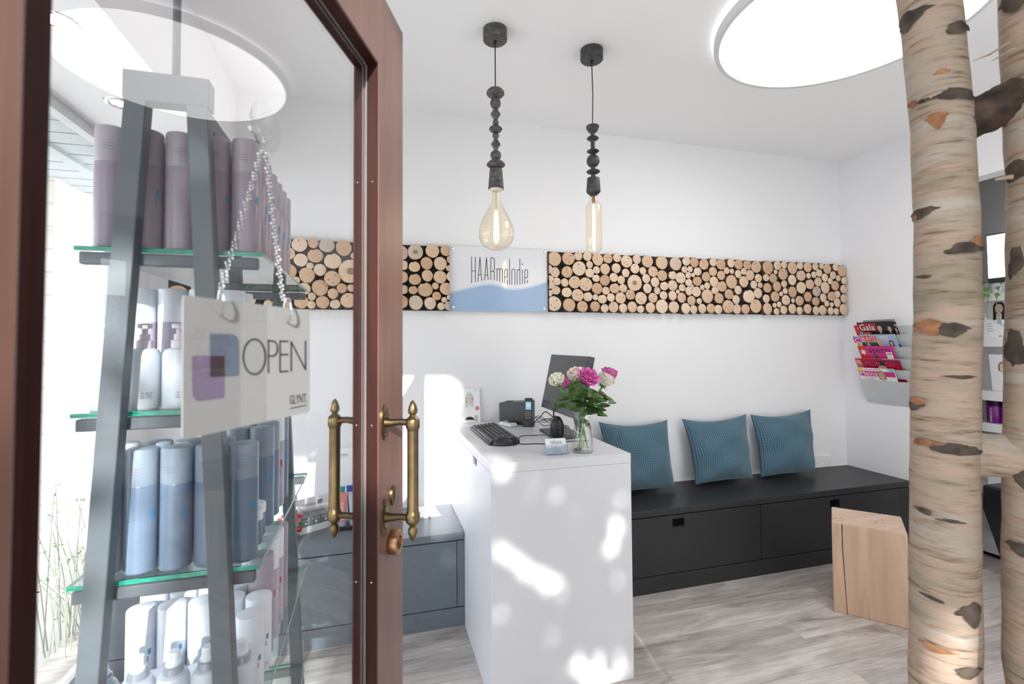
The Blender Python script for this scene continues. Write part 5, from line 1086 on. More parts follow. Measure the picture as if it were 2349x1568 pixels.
leaf_targets = [(300, 720, 60), (350, 790, 60), (280, 820, 60), (400, 690, 60), (430, 770, 55), (380, 640, 55), (520, 560, 85), (600, 600, 80), (480, 660, 80), (560, 720, 85), (630, 640, 80), (620, 780, 85), (540, 840, 70),
                (660, 900, 80), (700, 780, 90), (760, 590, 100), (700, 560, 90), (800, 640, 90), (820, 720, 100), (850, 790, 105), (900, 700, 100), (960, 660, 95), (1010, 690, 90), (930, 620, 70), (950, 780, 80), (870, 880, 95), (930, 910, 80), (780, 830, 90), (740, 880, 80), (1060, 740, 60), (660, 1000, 60), (720, 1060, 60), (590, 500, 60), (500, 500, 50), (720, 680, 100), (800, 760, 90), (650, 720, 90), (580, 660, 90), (900, 840, 80)]
per = [[] for _ in roses]
for i, (x, y, s_) in enumerate(leaf_targets):
    k = min(range(6), key=lambda j: abs(rs[j][1].x-RP(x, y, 1.93).x)+(.02 if j in (1, 5) else 0)+r_.uniform(0, .015)); per[k].append((x, y, s_))
for k, lst in enumerate(per):
    m_ = M()
    for x, y, s_ in lst:
        c = RP(x, y, 1.93+r_.uniform(-.045, .04)); inner = V((vx+(c.x-vx)*.25, vy+(c.y-vy)*.3, max(Z+.17, c.z-.01))); d = (c-inner); d.y = r_.uniform(-.35, .25)*d.length; d.z = r_.uniform(-.4, .35)*max(d.length, .02)
        if d.length < .01: d = V((.02, -.01, .01))
        d = d.normalized()*(s_/6.03/F*1.95*1.25*1.9)
        leaf(m_, c-d*.55, c+d*.5, d.length*.85, (r_.uniform(-.3, .3), -.5, 1))
        if y < 980: m_.tube([c-d*.5, (c-d*.5+inner)/2+V((0, 0, .004)), inner], .0010, 4)
    if lst: o = m_.build('leaves', 'leaf', roses[k], world=True); o['kind'] = 'stuff'
# ------------------------------------------------------------------ things on the low cupboard (seen through the door glass)
pa = thing('paper_stack', 'small stack of white folded papers on the low cupboard', 'papers', (.300, 2.75, HB))
for k in range(6):
    o = (rnd.uniform(-.004, .004), rnd.uniform(-.004, .004)); z0 = HB+.0015*k
    M().hexa([(.232+o[0], 2.655+o[1], z0), (.352+o[0], 2.670+o[1], z0), (.335+o[0], 2.835+o[1], z0), (.225+o[0], 2.825+o[1], z0)], [(.232+o[0], 2.655+o[1], z0+.0014), (.352+o[0], 2.670+o[1], z0+.0014), (.335+o[0], 2.835+o[1], z0+.0014), (.225+o[0], 2.825+o[1], z0+.0014)]).build('sheet', 'paper' if k != 1 else 'sign_pale', pa, world=True, smooth=False)
# candy jar
jx, jy = -.395, 2.585
jr = thing('candy_jar', 'glass jar of red and green candies with silver lid', 'jar', (jx, jy, HB))
M().lathe([(.0001, .002), (.045, .002), (.058, .012), (.062, .05), (.058, .10), (.042, .145), (.030, .165), (.028, .175)], n=32, cap=False).build('glass', 'vase_glass', jr)
M().lathe([(.031, .172), (.033, .174), (.033, .178), (.031, .180), (.033, .183), (.031, .187), (.033, .190), (.032, .200), (.0001, .201)], n=32).build('lid', 'chrome', jr)
m_ = M()
for i in range(130):
    h = rnd.uniform(.015, .135); rr = (.052 if h < .10 else .036)*math.sqrt(rnd.random()); a = rnd.uniform(0, 6.28); m_.ball((rr*math.cos(a), rr*math.sin(a), h), rnd.uniform(.008, .011), 7, rnd.choice([0, 0, 0, 1, 2, 0]))
o = m_.build('candies', ['candy_red', 'candy_green', 'candy_white'], jr); o['kind'] = 'stuff'
# display carton
ba, bb_ = V((-.352, 2.600, HB)), V((-.200, 2.690, HB)); bu = (bb_-ba); bu.z = 0; bn = V((-bu.y, bu.x, 0)).normalized(); bL = bu.length*1.25; bu = bu.normalized()
def BX(a, b_, z): return ba+bu*a+bn*b_+V((0, 0, z))
bo = thing('display_carton', 'white open carton with header card, full of small grey boxes', 'carton', BX(bL/2, .05, 0))
m_ = M()
def wallp(p0, p1, z0a, z0b): m_.hexa([BX(*p0, 0), BX(*p1, 0), BX(p1[0], p1[1]+.0015, 0), BX(p0[0], p0[1]+.0015, 0)], [BX(*p0, z0a), BX(*p1, z0b), BX(p1[0], p1[1]+.0015, z0b), BX(p0[0], p0[1]+.0015, z0a)])
wallp((0, 0), (bL, 0), .030, .034); wallp((0, .10), (bL, .10), .10, .10); m_.hexa([BX(0, 0, 0), BX(.0015, 0, 0), BX(.0015, .10, 0), BX(0, .10, 0)], [BX(0, 0, .045), BX(.0015, 0, .045), BX(.0015, .10, .085), BX(0, .10, .085)])
m_.hexa([BX(0, .095, .085), BX(bL, .095, .085), BX(bL, .0965, .085), BX(0, .0965, .085)], [BX(0, .102, .142), BX(bL, .102, .142), BX(bL, .1035, .142), BX(0, .1035, .142)])
m_.build('carton', 'paper', bo, world=True, smooth=False)
m_ = M(); frb = Fr(BX(0, .0945, .085), bu, V((0, .007, .057)).normalized(), -bn); text(m_, 'MANGALA', frb, .045, .018, .075, .012, .002); 
for k in range(4): ell(m_, frb, .135+.006*k, .026+.003*(k % 2), .004, .012, .002+.0002*k)
m_.build('header_print', 'print_grey', bo, world=True, smooth=False)
first = None
for i in range(3):
    for j in range(3):
        a0 = .006+i*.052; p0 = BX(a0, .006+j*.029, .003)
        if first is None:
            first = thing('product_box', 'small grey product carton, left column, front row of the white display', 'box', p0, 'small grey boxes in the display carton')
            def LB_(a, b_, z): return bu*a+bn*b_+V((0, 0, z))
            bx = M().hexa([LB_(0, 0, 0), LB_(.049, 0, 0), LB_(.049, .027, 0), LB_(0, .027, 0)], [LB_(0, 0, .072), LB_(.049, 0, .072), LB_(.049, .027, .072), LB_(0, .027, .072)]).build('box', 'mangala_grey', first, bevel=.0006)
            m_ = M(); frl = Fr((0, 0, 0), bu, (0, 0, 1), -bn); text(m_, 'MANGALA', frl, .006, .056, .036, .006, .0006); ell(m_, frl, .026, .043, .006, .007, .0006); rect(m_, frl, .008, .028, .03, .001, .0006)
            m_.build('label_print', 'print_white', bx, smooth=False)
        else: dup(first, p0, label='small grey product carton, %s column, %s row of the white display' % (('left', 'middle', 'right')[i], ('front', 'middle', 'rear')[j]))
# tubes in a clear stand
sd = thing('tube_stand', 'clear acrylic stand on black foot holding colour cream tubes', 'stand', (-.135, 2.63, HB))
M().box(-.195, -.065, 2.600, 2.680, HB, HB+.014).build('foot', 'black_plastic', sd, world=True, bevel=.002)
M().box(-.190, -.070, 2.603, 2.606, HB+.014, HB+.050).box(-.190, -.070, 2.640, 2.643, HB+.014, HB+.075).box(-.190, -.070, 2.674, 2.677, HB+.014, HB+.10).build('holder', 'acrylic', sd, world=True, smooth=False)
tf_ = None
for i, (x, y, z, mt_, lb) in enumerate(((-.155, 2.622, HB+.020, 'tube_coral', 'coral red cream tube standing in front of the clear stand'), (-.170, 2.658, HB+.040, 'tube_teal', 'teal green cream tube behind the coral one'), (-.112, 2.660, HB+.042, 'tube_blue', 'dark blue cream tube in the rear of the clear stand'), (-.102, 2.624, HB+.020, 'tube_silver', 'silver grey cream tube at the right of the coral one'))):
    t = thing('cream_tube', lb, 'tube', (x, y, z), 'cream tubes in the stand')
    m_ = M()
    def tb(u, v):
        a = 2*math.pi*u; fl_ = v**1.1; rx = .017*(1-fl_)+.026*fl_; ry = .017*(1-fl_)+.0008*fl_
        return V((rx*math.cos(a), ry*math.sin(a)+.012*v, .020+.135*v))
    m_.grid(tb, 24, 10, 0); m_.box(-.026, .026, .0105, .0135, .150, .163, 0); bd = m_.build('tube', [mt_], t)
    M().lathe([(.0185, 0), (.0185, .020), (.017, .021)], n=24).build('cap', 'tube_silver', t)
    m_ = M(); vs, fs = text_mesh('MANGALA'); m_.add([V((-.004+.009*(1-b_), -.019+.012*(.05+.09*a)*8*.1-.0005, .035+.085*a)) for a, b_ in vs], fs); m_.build('lettering', 'print_white', bd, smooth=False)
# wall list and poster behind the door glass
li = thing('price_list', 'printed price list sheet pinned to the wall behind the door glass', 'list', (-.39, D-.003, .66))
frl = Fr(P(654, 1141, 1, D-.003), (1, 0, 0), (0, 0, 1), (0, -1, 0)); q0 = P(717, 1060, 1, D-.003); lw, lh = q0.x-frl.o.x, q0.z-frl.o.z
slab(Fr(frl.o, V((lw, 0, 0)), V((0, 0, lh)), (0, -1, 0)), 0, 1, 0, 1, -.001, 0, M()).build('sheet', 'paper', li, world=True, smooth=False)
m_ = M(); text(m_, 'Preisliste', frl, lw*.45, lh*.86, lw*.4, lh*.06, .0006, 0); rect(m_, frl, lw*.4, lh*.80, lw*.5, lh*.025, .0005, 1)
for k in range(13): rect(m_, frl, lw*.05, lh*(.05+.053*k), lw*.85, lh*.004, .0005, 0)
for k in (.05, .5, .9): rect(m_, frl, lw*k, lh*.05, lw*.006, lh*.68, .0005, 0)
for k in range(6): rect(m_, frl, lw*.52, lh*(.50+.035*k), lw*.12, lh*.012, .0006, 0)
m_.build('print', ['print_grey', 'sign_pale'], li, world=True, smooth=False)
po = thing('poster', 'white poster card with a silver haired portrait behind the tubes', 'poster', (-.10, 2.76, HB))
frp = Fr((-.205, 2.75, HB), (.21, 0, 0), (0, .05, .375), (0, -1, 0)); slab(frp, 0, 1, 0, 1, -.002, 0, M()).build('card', 'paper', po, world=True, smooth=False)
fr1 = Fr(frp.o, (1, 0, 0), V((0, .05, .375)).normalized(), (0, -1, 0)); m_ = M(); text(m_, 'GLYNT', fr1, .012, .335, .055, .013, .001, 3); face_art(m_, fr1, .145, .240, .085, 1, 0, 2, 3, 1.3)
m_.build('print', ['hair_silver', 'skin_pale', 'lip', 'print_grey'], po, world=True, smooth=False)
# ------------------------------------------------------------------ magazine rack on the right wall
ra = P(1969, 868, 0, RX-.085); ry0 = 2.676; ry1 = 2.676-.36
rk = thing('magazine_rack', 'light grey metal wall rack holding magazines in tiers', 'rack', (RX, (ry0+ry1)/2, .96))
M().box(RX-.006, RX-.001, ry1, ry0, .97, 1.50).build('back_plate', 'rack_metal', rk, world=True, smooth=False)
lips = [1.437, 1.355, 1.274, 1.200, 1.122]
def tier(zl, zb, nm):
    m_ = M(); xo = RX-.083; xi = RX-.008
    A = [V((xi, ry0, zb)), V((xi, ry1, zb)), V((xo, ry1, zl)), V((xo, ry0, zl))]
    n_ = (A[1]-A[0]).cross(A[3]-A[0]).normalized()*.0018
    m_.hexa(A, [p+n_ for p in A]); m_.add([(xi, ry0, zb), (xo, ry0, zl), (xi, ry0, zl-.02)], [(0, 1, 2)]); m_.add([(xi, ry1, zb), (xo, ry1, zl), (xi, ry1, zl-.02)], [(0, 1, 2)])
    m_.build(nm, 'rack_metal', rk, world=True, smooth=False)
for i, z in enumerate(lips): tier(z, z-(.165 if i == 4 else .14), 'pocket')
def mag(label, tier_i, y_start, w, rise, base, art, h=.24, push=0.0):
    """frame: u to the right along the wall (-Y), v up along the pocket slope; base cover colour index 0"""
    zl = lips[tier_i]; xo = RX-.080+push
    dv = V((-.075, 0, .165)).normalized(); top = V((xo, y_start, zl))+dv*rise+V((0, 0, 0)); o = top-dv*(rise+.10)
    t = thing('magazine', label, 'magazine', o, 'magazines in the wall rack')
    nv = V((dv.z*-1, 0, dv.x)); nv = V((-dv.z, 0, dv.x))
    fr = Fr(o, (0, -1, 0), dv, nv); m_ = M(); H_ = rise+.10
    m_.hexa([fr(0, 0, -.004), fr(w, 0, -.004), fr(w, 0, 0), fr(0, 0, 0)], [fr(0, H_, -.004), fr(w, H_, -.004), fr(w, H_, 0), fr(0, H_, 0)])
    cv = m_.build('cover', base, t, world=True, smooth=False)
    a = M(); f2 = Fr(fr(0, .10, .0006), fr.u, fr.v, nv); mats = art(a, f2, w, rise); a.build('cover_print', mats, cv, world=True, smooth=False)
    return t
PAL = ['print_white', 'mag_red', 'mag_yellow', 'mag_black', 'skin', 'hair_brown', 'lip', 'magenta', 'mag_sky', 'hot_pink', 'hair_blond', 'mag_orange', 'mag_green', 'mag_cyan', 'dark_red', 'mag_grey']
WH, RD, YE, BK, SK, HB_, LP, MG, SKY, HP, HBL, OR, GR, CY_, DR, GY = range(16)
def a_tv(m, f, w, h): rect(m, f, 0, h*.35, w, h*.6, .0002, RD); text(m, 'tina', f, .02, h*.42, .14, h*.5, .0006, WH); rect(m, f, .03, .0, w, h*.32, .0003, YE); return PAL
def a_gala(m, f, w, h):
    rect(m, f, 0, h*.32, .13, h*.62, .0002, DR); text(m, 'Gala', f, .012, h*.38, .105, h*.48, .0006, WH); rect(m, f, .022, 0, .055, h*.22, .0003, OR); rect(m, f, 0, 0, .02, h*.3, .0003, GY)
    face_art(m, f, .150, h*.50, .036, SK, HB_, LP, SKY, 1.3); face_art(m, f, .215, h*.45, .030, SK, BK, LP, BK, 1.3); return PAL
def a_closer(m, f, w, h): rect(m, f, 0, h*.38, w, h*.5, .0002, MG); rect(m, f, 0, h*.9, w, h*.08, .0002, CY_); text(m, 'Closer', f, .008, h*.40, .16, h*.42, .0006, WH); ell(m, f, .028, h*.2, .016, .014, .0004, YE); text(m, 'F', f, .022, h*.10, .012, h*.2, .0007, BK); rect(m, f, .05, 0, .10, h*.3, .0003, OR); return PAL
def a_bunte(m, f, w, h):
    rect(m, f, .004, h*.46, .108, h*.44, .0002, RD); text(m, 'BUNTE', f, .010, h*.50, .098, h*.34, .0006, WH); rect(m, f, 0, 0, .12, h*.38, .0002, GR)
    ell(m, f, .130, h*.38, .020, h*.30, .0004, SK); ell(m, f, .045, h*.15, .013, h*.2, .0004, SK); face_art(m, f, .205, h*.30, .024, SK, HB_, LP, BK, 1.0)
    for k in range(3): rect(m, f, .135, h*(.62+.1*k), .06, h*.03, .0004, WH)
    return PAL
def a_stern(m, f, w, h):
    m.poly([f(0, 0, .0002), f(.060, 0, .0002), f(.055, h*.98, .0002), f(0, h*.98, .0002)], RD)
    st_ = [(.030+(.026 if i % 2 == 0 else .009)*math.sin(i*math.pi/6), h*.52+(.030 if i % 2 == 0 else .010)*math.cos(i*math.pi/6)) for i in range(12)]; m.poly([f(x, y, .0006) for x, y in st_], WH)
    text(m, 'stern', f, .070, h*.48, .145, h*.36, .0006, BK); m.poly([f(.10, h*.55, .0008), f(.128, 0, .0008), f(.10, 0, .0008)], GR); rect(m, f, w-.055, 0, .04, h*.55, .0007, WH); rect(m, f, w-.050, h*.3, .03, h*.2, .0009, SK); return PAL
def a_frau(m, f, w, h): text(m, 'FRAU', f, .008, h*.38, .075, h*.46, .0006, WH); text(m, 'IM SPIEGEL', f, .010, h*.22, .075, h*.09, .0006, YE); rect(m, f, .0, 0, .05, h*.15, .0003, SKY); return PAL
def a_fuer(m, f, w, h): text(m, 'FÜR SIE', f, .022, h*.30, .215, h*.58, .0006, HP); rect(m, f, .10, h*.1, .06, h*.75, .0003, BK); ell(m, f, .135, h*.15, .030, h*.28, .0004, SK); return PAL
def a_meins(m, f, w, h):
    rect(m, f, 0, h*.34, w, h*.42, .0002, MG); text(m, 'Meins', f, .006, h*.40, .120, h*.34, .0008, WH); ell(m, f, .016, h*.90, .020, h*.14, .0006, YE); m.poly([f(w-.05, h*.97, .0004), f(w-.003, h*.97, .0004), f(w-.003, h*.72, .0004)], CY_)
    face_art(m, f, .155, h*.40, .042, SK, HBL, LP, BK, .7); rect(m, f, w-.030, h*.35, .028, h*.30, .0003, HP)
    for k, x in enumerate((.09, .08, .07)): text(m, ('Gute Laune', 'Mehr Energie', 'Power')[k], f, .020+.004*k, h*(.24-.10*k), x, h*.075, .0006, HP)
    for k in range(2): rect(m, f, .04, h*(.84+.07*k), .12, h*.025, .0004, HP)
    return PAL
def a_open(m, f, w, h): rect(m, f, .02, h*.72, .20, h*.1, .0003, BK); face_art(m, f, .2, h*.3, .03, SK, BK, LP, BK); return PAL
mag('dark magazine lying open at the back of the top tier', 0, 2.612, .215, .115, 'mag_grey', a_open, push=.012)
mag('red and yellow magazine sticking out left in the top tier', 0, 2.690, .190, .080, 'mag_red', a_tv, push=.008)
mag('dark red magazine titled Gala in the top tier', 0, 2.655, .245, .100, 'mag_black', a_gala)
mag('pink and white magazine at the left of second tier', 1, 2.698, .190, .085, 'print_white', a_closer, push=.008)
mag('magazine titled BUNTE with bald man and woman', 1, 2.640, .245, .094, 'mag_sky', a_bunte)
mag('magenta magazine titled stern with white star', 2, 2.655, .240, .094, 'magenta', a_stern)
mag('red magazine titled FRAU at left of fourth tier', 3, 2.690, .190, .078, 'mag_red', a_frau, push=.008)
mag('dark red magazine titled FÜR SIE in the fourth tier', 3, 2.640, .262, .072, 'dark_red', a_fuer)
mag('pink and white magazine titled Meins in the lowest tier', 4, 2.658, .245, .092, 'print_white', a_meins)
m_ = M(); fcut = Fr((RX-.013, 2.60, .975), (0, -1, 0), V((-.075, 0, .165)).normalized(), (-1, 0, -.4)); m_.poly([fcut(x, y, .004) for x, y in ((0, 0), (.095, 0), (.080, .014), (.060, .020), (.02, .020), (0.004, .012))], 0); rect(m_, fcut, .004, .004, .04, .008, .0045, 1)
m_.build('thumb_notch', ['mag_grey', 'magenta'], rk, world=True, smooth=False)
# ------------------------------------------------------------------ side room: shelves, screen, chair
RXs = 3.82
struct('wall_niche', M().box(4.08, 4.2, .25, D, 0, ZC), 'wall_white', smooth=False)
M_ = M().box(4.055, 4.079, 2.115, D-.01, 1.80, 2.60); struct('trim_2', M_, 'grey_panel_light', label='lighter grey panel above the niche shelves', smooth=False)
struct('trim_3', M().box(4.050, 4.079, .9, 2.113, 1.80, 2.60), 'grey_panel', label='darker grey panel above the niche shelves', smooth=False)
us = thing('wall_shelf_unit', 'white open shelf unit with salon products in the niche', 'shelf', (3.95, 1.7, 0))
def zsh(y): return P(2280, y, 0, RXs).z
zt1, zt2, zt3, zt4, zt5 = 1.698, zsh(777), zsh(897), zsh(972), zsh(1240)
M().box(4.055, 4.078, 1.0, 2.72, .06, zt1).build('back_panel', 'shelf_white', us, world=True, smooth=False)
for z, th in ((zt1, .05), (zt2, .05), (zt3, .062), (zt4, .055), (.755, .04), (.45, .05), (zt5, .085)): M().box(RXs, 4.06, 1.0, 2.72, z-th, z).build('shelf_board', 'shelf_white', us, world=True, bevel=.002)
M().box(RXs+.005, 4.06, 2.72, 2.745, 0, zt1).build('side_panel', 'shelf_white', us, world=True, smooth=False)
M().box(RXs+.05, 4.06, 1.02, 2.70, 0, zt5-.085).build('plinth', 'slot_black', us, world=True, smooth=False)
# screen
tb_ = [P(2263, 543, 0, 3.74), P(2323, 530, 0, 3.74), P(2325, 629, 0, 3.74), P(2272, 641, 0, 3.74)]
ys = [p.y for p in tb_]; zsx = [p.z for p in tb_]; yL, yR, zT, zB = max(ys), min(ys)-.03, (zsx[0]+zsx[1])/2, (zsx[2]+zsx[3])/2
tv = thing('wall_screen', 'bright white screen in black housing beyond the birch trunks', 'screen', (3.76, (yL+yR)/2, (zT+zB)/2))
M().box(3.745, 3.78, yR-.01, yL+.006, zB-.03, zT+.008).build('housing', 'black_plastic', tv, world=True, bevel=.004)
M().box(3.742, 3.746, yR, yL, zB, zT).build('panel', 'screen_glow', tv, world=True, smooth=False)
m_ = M(); m_.bar((3.77, (yL+yR)/2, zT-.1), (4.05, (yL+yR)/2, zT-.1), .04, .04, (0, 0, 1)); m_.build('wall_arm', 'black_plastic', tv, world=True)
# items in the shelves
def card_on(name, label, cat, x, y, zb, w, h, lean, art, mats, tw=0):
    t = thing(name, label, cat, (x, y, zb)); fr = Fr((x, y+w/2, zb), (0, -1, 0), V((lean, 0, 1)).normalized(), (-1, 0, 0)); slab(Fr(fr.o, fr.u*w, fr.v*h, fr.n), 0, 1, 0, 1, -.004, 0, M()).build('card', 'paper', t, world=True, smooth=False)
    m_ = M(); art(m_, fr); m_.build('print', mats, t, world=True, smooth=False); return t
qa = P(2290, 865, 0, 3.86)
card_on('folded_leaflet', 'white leaflet with short haired portrait on the middle shelf', 'leaflet', 3.86, P(2309, 865, 0, 3.86).y, zt3+.001, .150, .235, -.10, lambda m, f: (face_art(m, f, .070, .150, .045, 1, 0, 2, 3, .5), ell(m, f, .09, .03, .05, .06, .0006, 4), text(m, 'GLYNT', f, .07, .010, .04, .010, .001, 3)), ['hair_blond', 'skin_pale', 'lip', 'print_grey', 'wall_white'])
card_on('portrait_card', 'display card with long brown haired portrait behind the ivy', 'poster', 3.98, P(2300, 705, 0, 3.98).y, zt2+.001, .22, .30, .05, lambda m, f: (face_art(m, f, .085, .20, .052, 1, 0, 2, 3, 1.5), face_art(m, f, .19, .22, .040, 1, 0, 2, 3, 1.2)), ['hair_brown', 'skin_pale', 'lip', 'print_grey'])
t = thing('display_wedge', 'white triangular display wedge with small grey lettering', 'display', (3.84, P(2280, 760, 0, 3.84).y, zt2))
frw = Fr((3.84, P(2256, 760, 0, 3.84).y, zt2), (0, -1, 0), (0, 0, 1), (-1, 0, 0)); m_ = M(); tri_ = [frw(0, 0), frw(.175, 0), frw(.175, .03), frw(0, .145)]; m_.prism(tri_, (.03, 0, 0)); m_.build('wedge', 'paper', t, world=True, smooth=False)
m_ = M(); text(m_, 'GLYNT.', frw, .095, .012, .045, .011, .001); ell(m_, frw, .086, .018, .006, .006, .001)
for k in range(4): rect(m_, frw, .02, .05+.015*k, .035-.004*k, .003, .001)
m_.build('lettering', 'print_grey', t, world=True, smooth=False)
for i in range(3):
    t = thing('small_bottle', ('small silver bottle beside the portrait card, nearest birch trunk', 'small silver bottle in the middle before the portrait card', 'small silver bottle furthest right before the portrait card')[i], 'bottle', (3.94, P(2283+17*i, 745, 0, 3.94).y, zt2), 'small silver bottles in the niche shelf')
    M().lathe([(.014, 0), (.015, .003), (.015, .085), (.009, .095)], n=20).build('body', 'tube_silver', t); M().lathe([(.010, .092), (.010, .125), (.0001, .126)], n=20).build('cap', 'cap_white', t)
pc = None
for i, (x, hh) in enumerate(((2284, .175), (2317, .165))):
    t = thing('hair_tonic_can', ('taller purple can on the lower niche shelf', 'shorter purple can on the lower niche shelf')[i], 'bottle', (3.90, P(x, 960, 0, 3.90).y, zt4), 'purple cans in the niche shelf')
    b_ = M().lathe([(.040, 0), (.042, .003), (.042, hh*.62), (.041, hh*.63)], n=28).build('body', 'purple_can', t); M().lathe([(.041, hh*.63), (.042, hh*.64), (.042, hh-.004), (.038, hh), (.0001, hh+.0004)], n=28).build('cap', 'purple_cap', t)
    vs, fs = text_mesh('UNGOLD'); m_ = M(); m_.add([V((-.0428*math.cos(.30*(b__-.5)+.0), -.0428*math.sin(.30*(b__-.5)), .006+.092*a)) for a, b__ in vs], fs); m_.build('lettering', 'mag_orange' if False else 'print_white', b_, smooth=False)
iv = thing('ivy_plant', 'small trailing ivy plant hanging in front of the portrait card', 'plant', (3.86, P(2290, 662, 0, 3.86).y, zt1))
M().lathe([(.030, 0), (.040, .07), (.043, .075), (.040, .075), (.037, .07), (.0001, .065)], n=24).build('pot', 'white_plastic', iv)
ms = M(); mlf = M()
for i in (1, 3, 4):
    pts = [V((0, 0, .07)), V((-.05, .03*(i-2.5), .07)), V((-.075, .022*(i-2.5), -.02)), V((-.08, .026*(i-2.5)+.01, -.10-.02*(i % 3))), V((-.082, .03*(i-2.5), -.17))]
    ms.tube(pts, .0018, 5)
    for k in range(5):
        q = pts[min(4, k//2)].lerp(pts[min(4, k//2+1)], .5*(k % 2))+V((-.006, rnd.uniform(-.02, .02), 0)); s_ = rnd.uniform(.012, .020); a = rnd.uniform(-.6, .6)
        lob = [(0, -.9), (.55, -.75), (.95, -.1), (.45, .05), (.30, .5), (0, 1.1), (-.30, .5), (-.45, .05), (-.95, -.1), (-.55, -.75)]
        mlf.poly([q+V((rnd.uniform(-.002, .002), s_*(x*math.cos(a)-y*math.sin(a)), -s_*(x*math.sin(a)+y*math.cos(a)))) for x, y in lob])
ms.build('vines', 'stem', iv); o = mlf.build('leaves', 'ivy', iv, smooth=False); o['kind'] = 'stuff'
# small items on low shelves
t = thing('product_card', 'white product card with yellow dot on the low shelf', 'card', (3.88, P(2292, 1095, 0, 3.88).y, .45+.001)); M().box(3.88, 3.884, t.location.y-.06, t.location.y+.06, .452, .70).build('card', 'paper', t, world=True, smooth=False)
# salon chair, facing right
chx, chy = 0, 0
cy_ = 1.98
cpl = lambda x, y: PN(x, y, V((.963*0+0, 1, 0)), cy_)
chr_ = thing('salon_chair', 'black leather salon chair with chrome armrest beyond the birch trunks', 'chair', (3.6, cy_-.22, 0))
def CP(x, y, dy=0): q = P(x, y, 1, cy_); return V((q.x, q.y+dy, q.z))
prof = [CP(2252, 1110), CP(2252, 1165), CP(2300, 1300), CP(2334, 1375), CP(2362, 1372), CP(2345, 1290), CP(2328, 1200), CP(2322, 1150), CP(2310, 1120), CP(2290, 1106)]
wv2 = .0
m_ = M(); m_.hexa([p+V((0, .0, 0)) for p in prof], [p+V((0, -.45, 0)) for p in prof]); m_.build('backrest', 'black_leather', chr_, world=True, bevel=.012, seg=3)
sp0 = CP(2330, 1375); M().box(sp0.x, sp0.x+.10, cy_-.45, cy_+.0, sp0.z-.06, sp0.z+.05).build('seat', 'black_leather', chr_, world=True, bevel=.02, seg=3)
ar0, ar1 = CP(2309, 1269, -.035), CP(2349, 1276, -.035)
for dy in (0, -.42): M().tube([ar0+V((0, dy, 0)), ar1+V((0, dy, 0)), ar1+V((.05, dy, -.01)), ar1+V((.07, dy, -.12))], .010, 10).ball(ar0+V((0, dy-.005, 0)), .022, 12).build('armrest', 'chrome', chr_, world=True)
M().lathe([(.20, 0), (.21, .008), (.19, .016), (.04, .03), (.035, .30)], (sp0.x-.06, cy_-.22, 0), n=36).build('pedestal', 'chrome', chr_, world=True)
# ------------------------------------------------------------------ birch trunks joined by two rungs
def trunk(m_, pts, rads, seed, n=40):
    r_ = random.Random(seed); ph = [r_.uniform(0, 6.28) for _ in range(8)]; L = len(pts); vs = []; fs = []
    K = 90
    for j in range(K+1):
        s = j/K*(L-1); i = min(int(s), L-2); f_ = s-i; c = pts[i].lerp(pts[i+1], f_); rr = rads[i]*(1-f_)+rads[i+1]*f_
        for k in range(n):
            a = 2*math.pi*k/n; z = c.z
            q = rr*(1+.030*math.sin(2*a+ph[0]+z*3)+.018*math.sin(3*a+ph[1]-z*7)+.012*math.sin(z*31+ph[2]+a)+.008*math.sin(z*67+5*a+ph[3]))
            vs.append((c.x+q*math.cos(a), c.y+q*math.sin(a), z))
        if j < K:
            for k in range(n): fs.append((j*n+k, j*n+(k+1) % n, (j+1)*n+(k+1) % n, (j+1)*n+k))
    m_.add(vs, fs)
    return m_
def tk(x, y, zc_): return CAM+ray(x, y)*zc_
def tpt(x, y, zc_): return tk(x, y, zc_)
ZT = .95
bt_ = thing('birch_trunk_stand', 'pair of birch trunks joined by two short birch rungs', 'birch trunks', (1.17, .70, 0))
t1p = [V((1.080, .705, 0))]+[tk(x, y, z) for x, y, z in ((2165, 1540, .975), (2166, 1300, .97), (2167, 1100, .965), (2167, 920, .96), (2172, 700, .955), (2168, 500, .95), (2160, 300, .95), (2148, 150, .95), (2131, 0, .95))]
e = t1p[-1]+(t1p[-1]-t1p[-2])*1.5; t1p += [t1p[-1]+(t1p[-1]-t1p[-2])*1.5]; s_ = (ZC-t1p[-1].z); dlt = (t1p[-1]-t1p[-3]); t1p.append(t1p[-1]+dlt*(s_/dlt.z))
r1 = [.056]+[82.5/F*.95/1.30*k for k in (1.02, 1.00, .97, .98, .965, .935, .915, .90, .90)]+[.053, .050]
t1 = trunk(M(), t1p, r1, 3).build('trunk', 'birch_bark', bt_, world=True, ang=60)
t2p = [V((1.285, .585, 0))]+[tk(x, y, .90) for x, y in ((2392, 1540), (2390, 1200), (2390, 1000), (2392, 800), (2398, 600), (2398, 400), (2388, 200), (2378, 0))]
dlt = (t2p[-1]-t2p[-3]); t2p.append(t2p[-1]+dlt*((ZC-t2p[-1].z)/dlt.z))
t2 = trunk(M(), t2p, [.056]+[.054]*4+[.055, .053, .052, .050, .048], 9).build('trunk', 'birch_bark', bt_, world=True, ang=60)
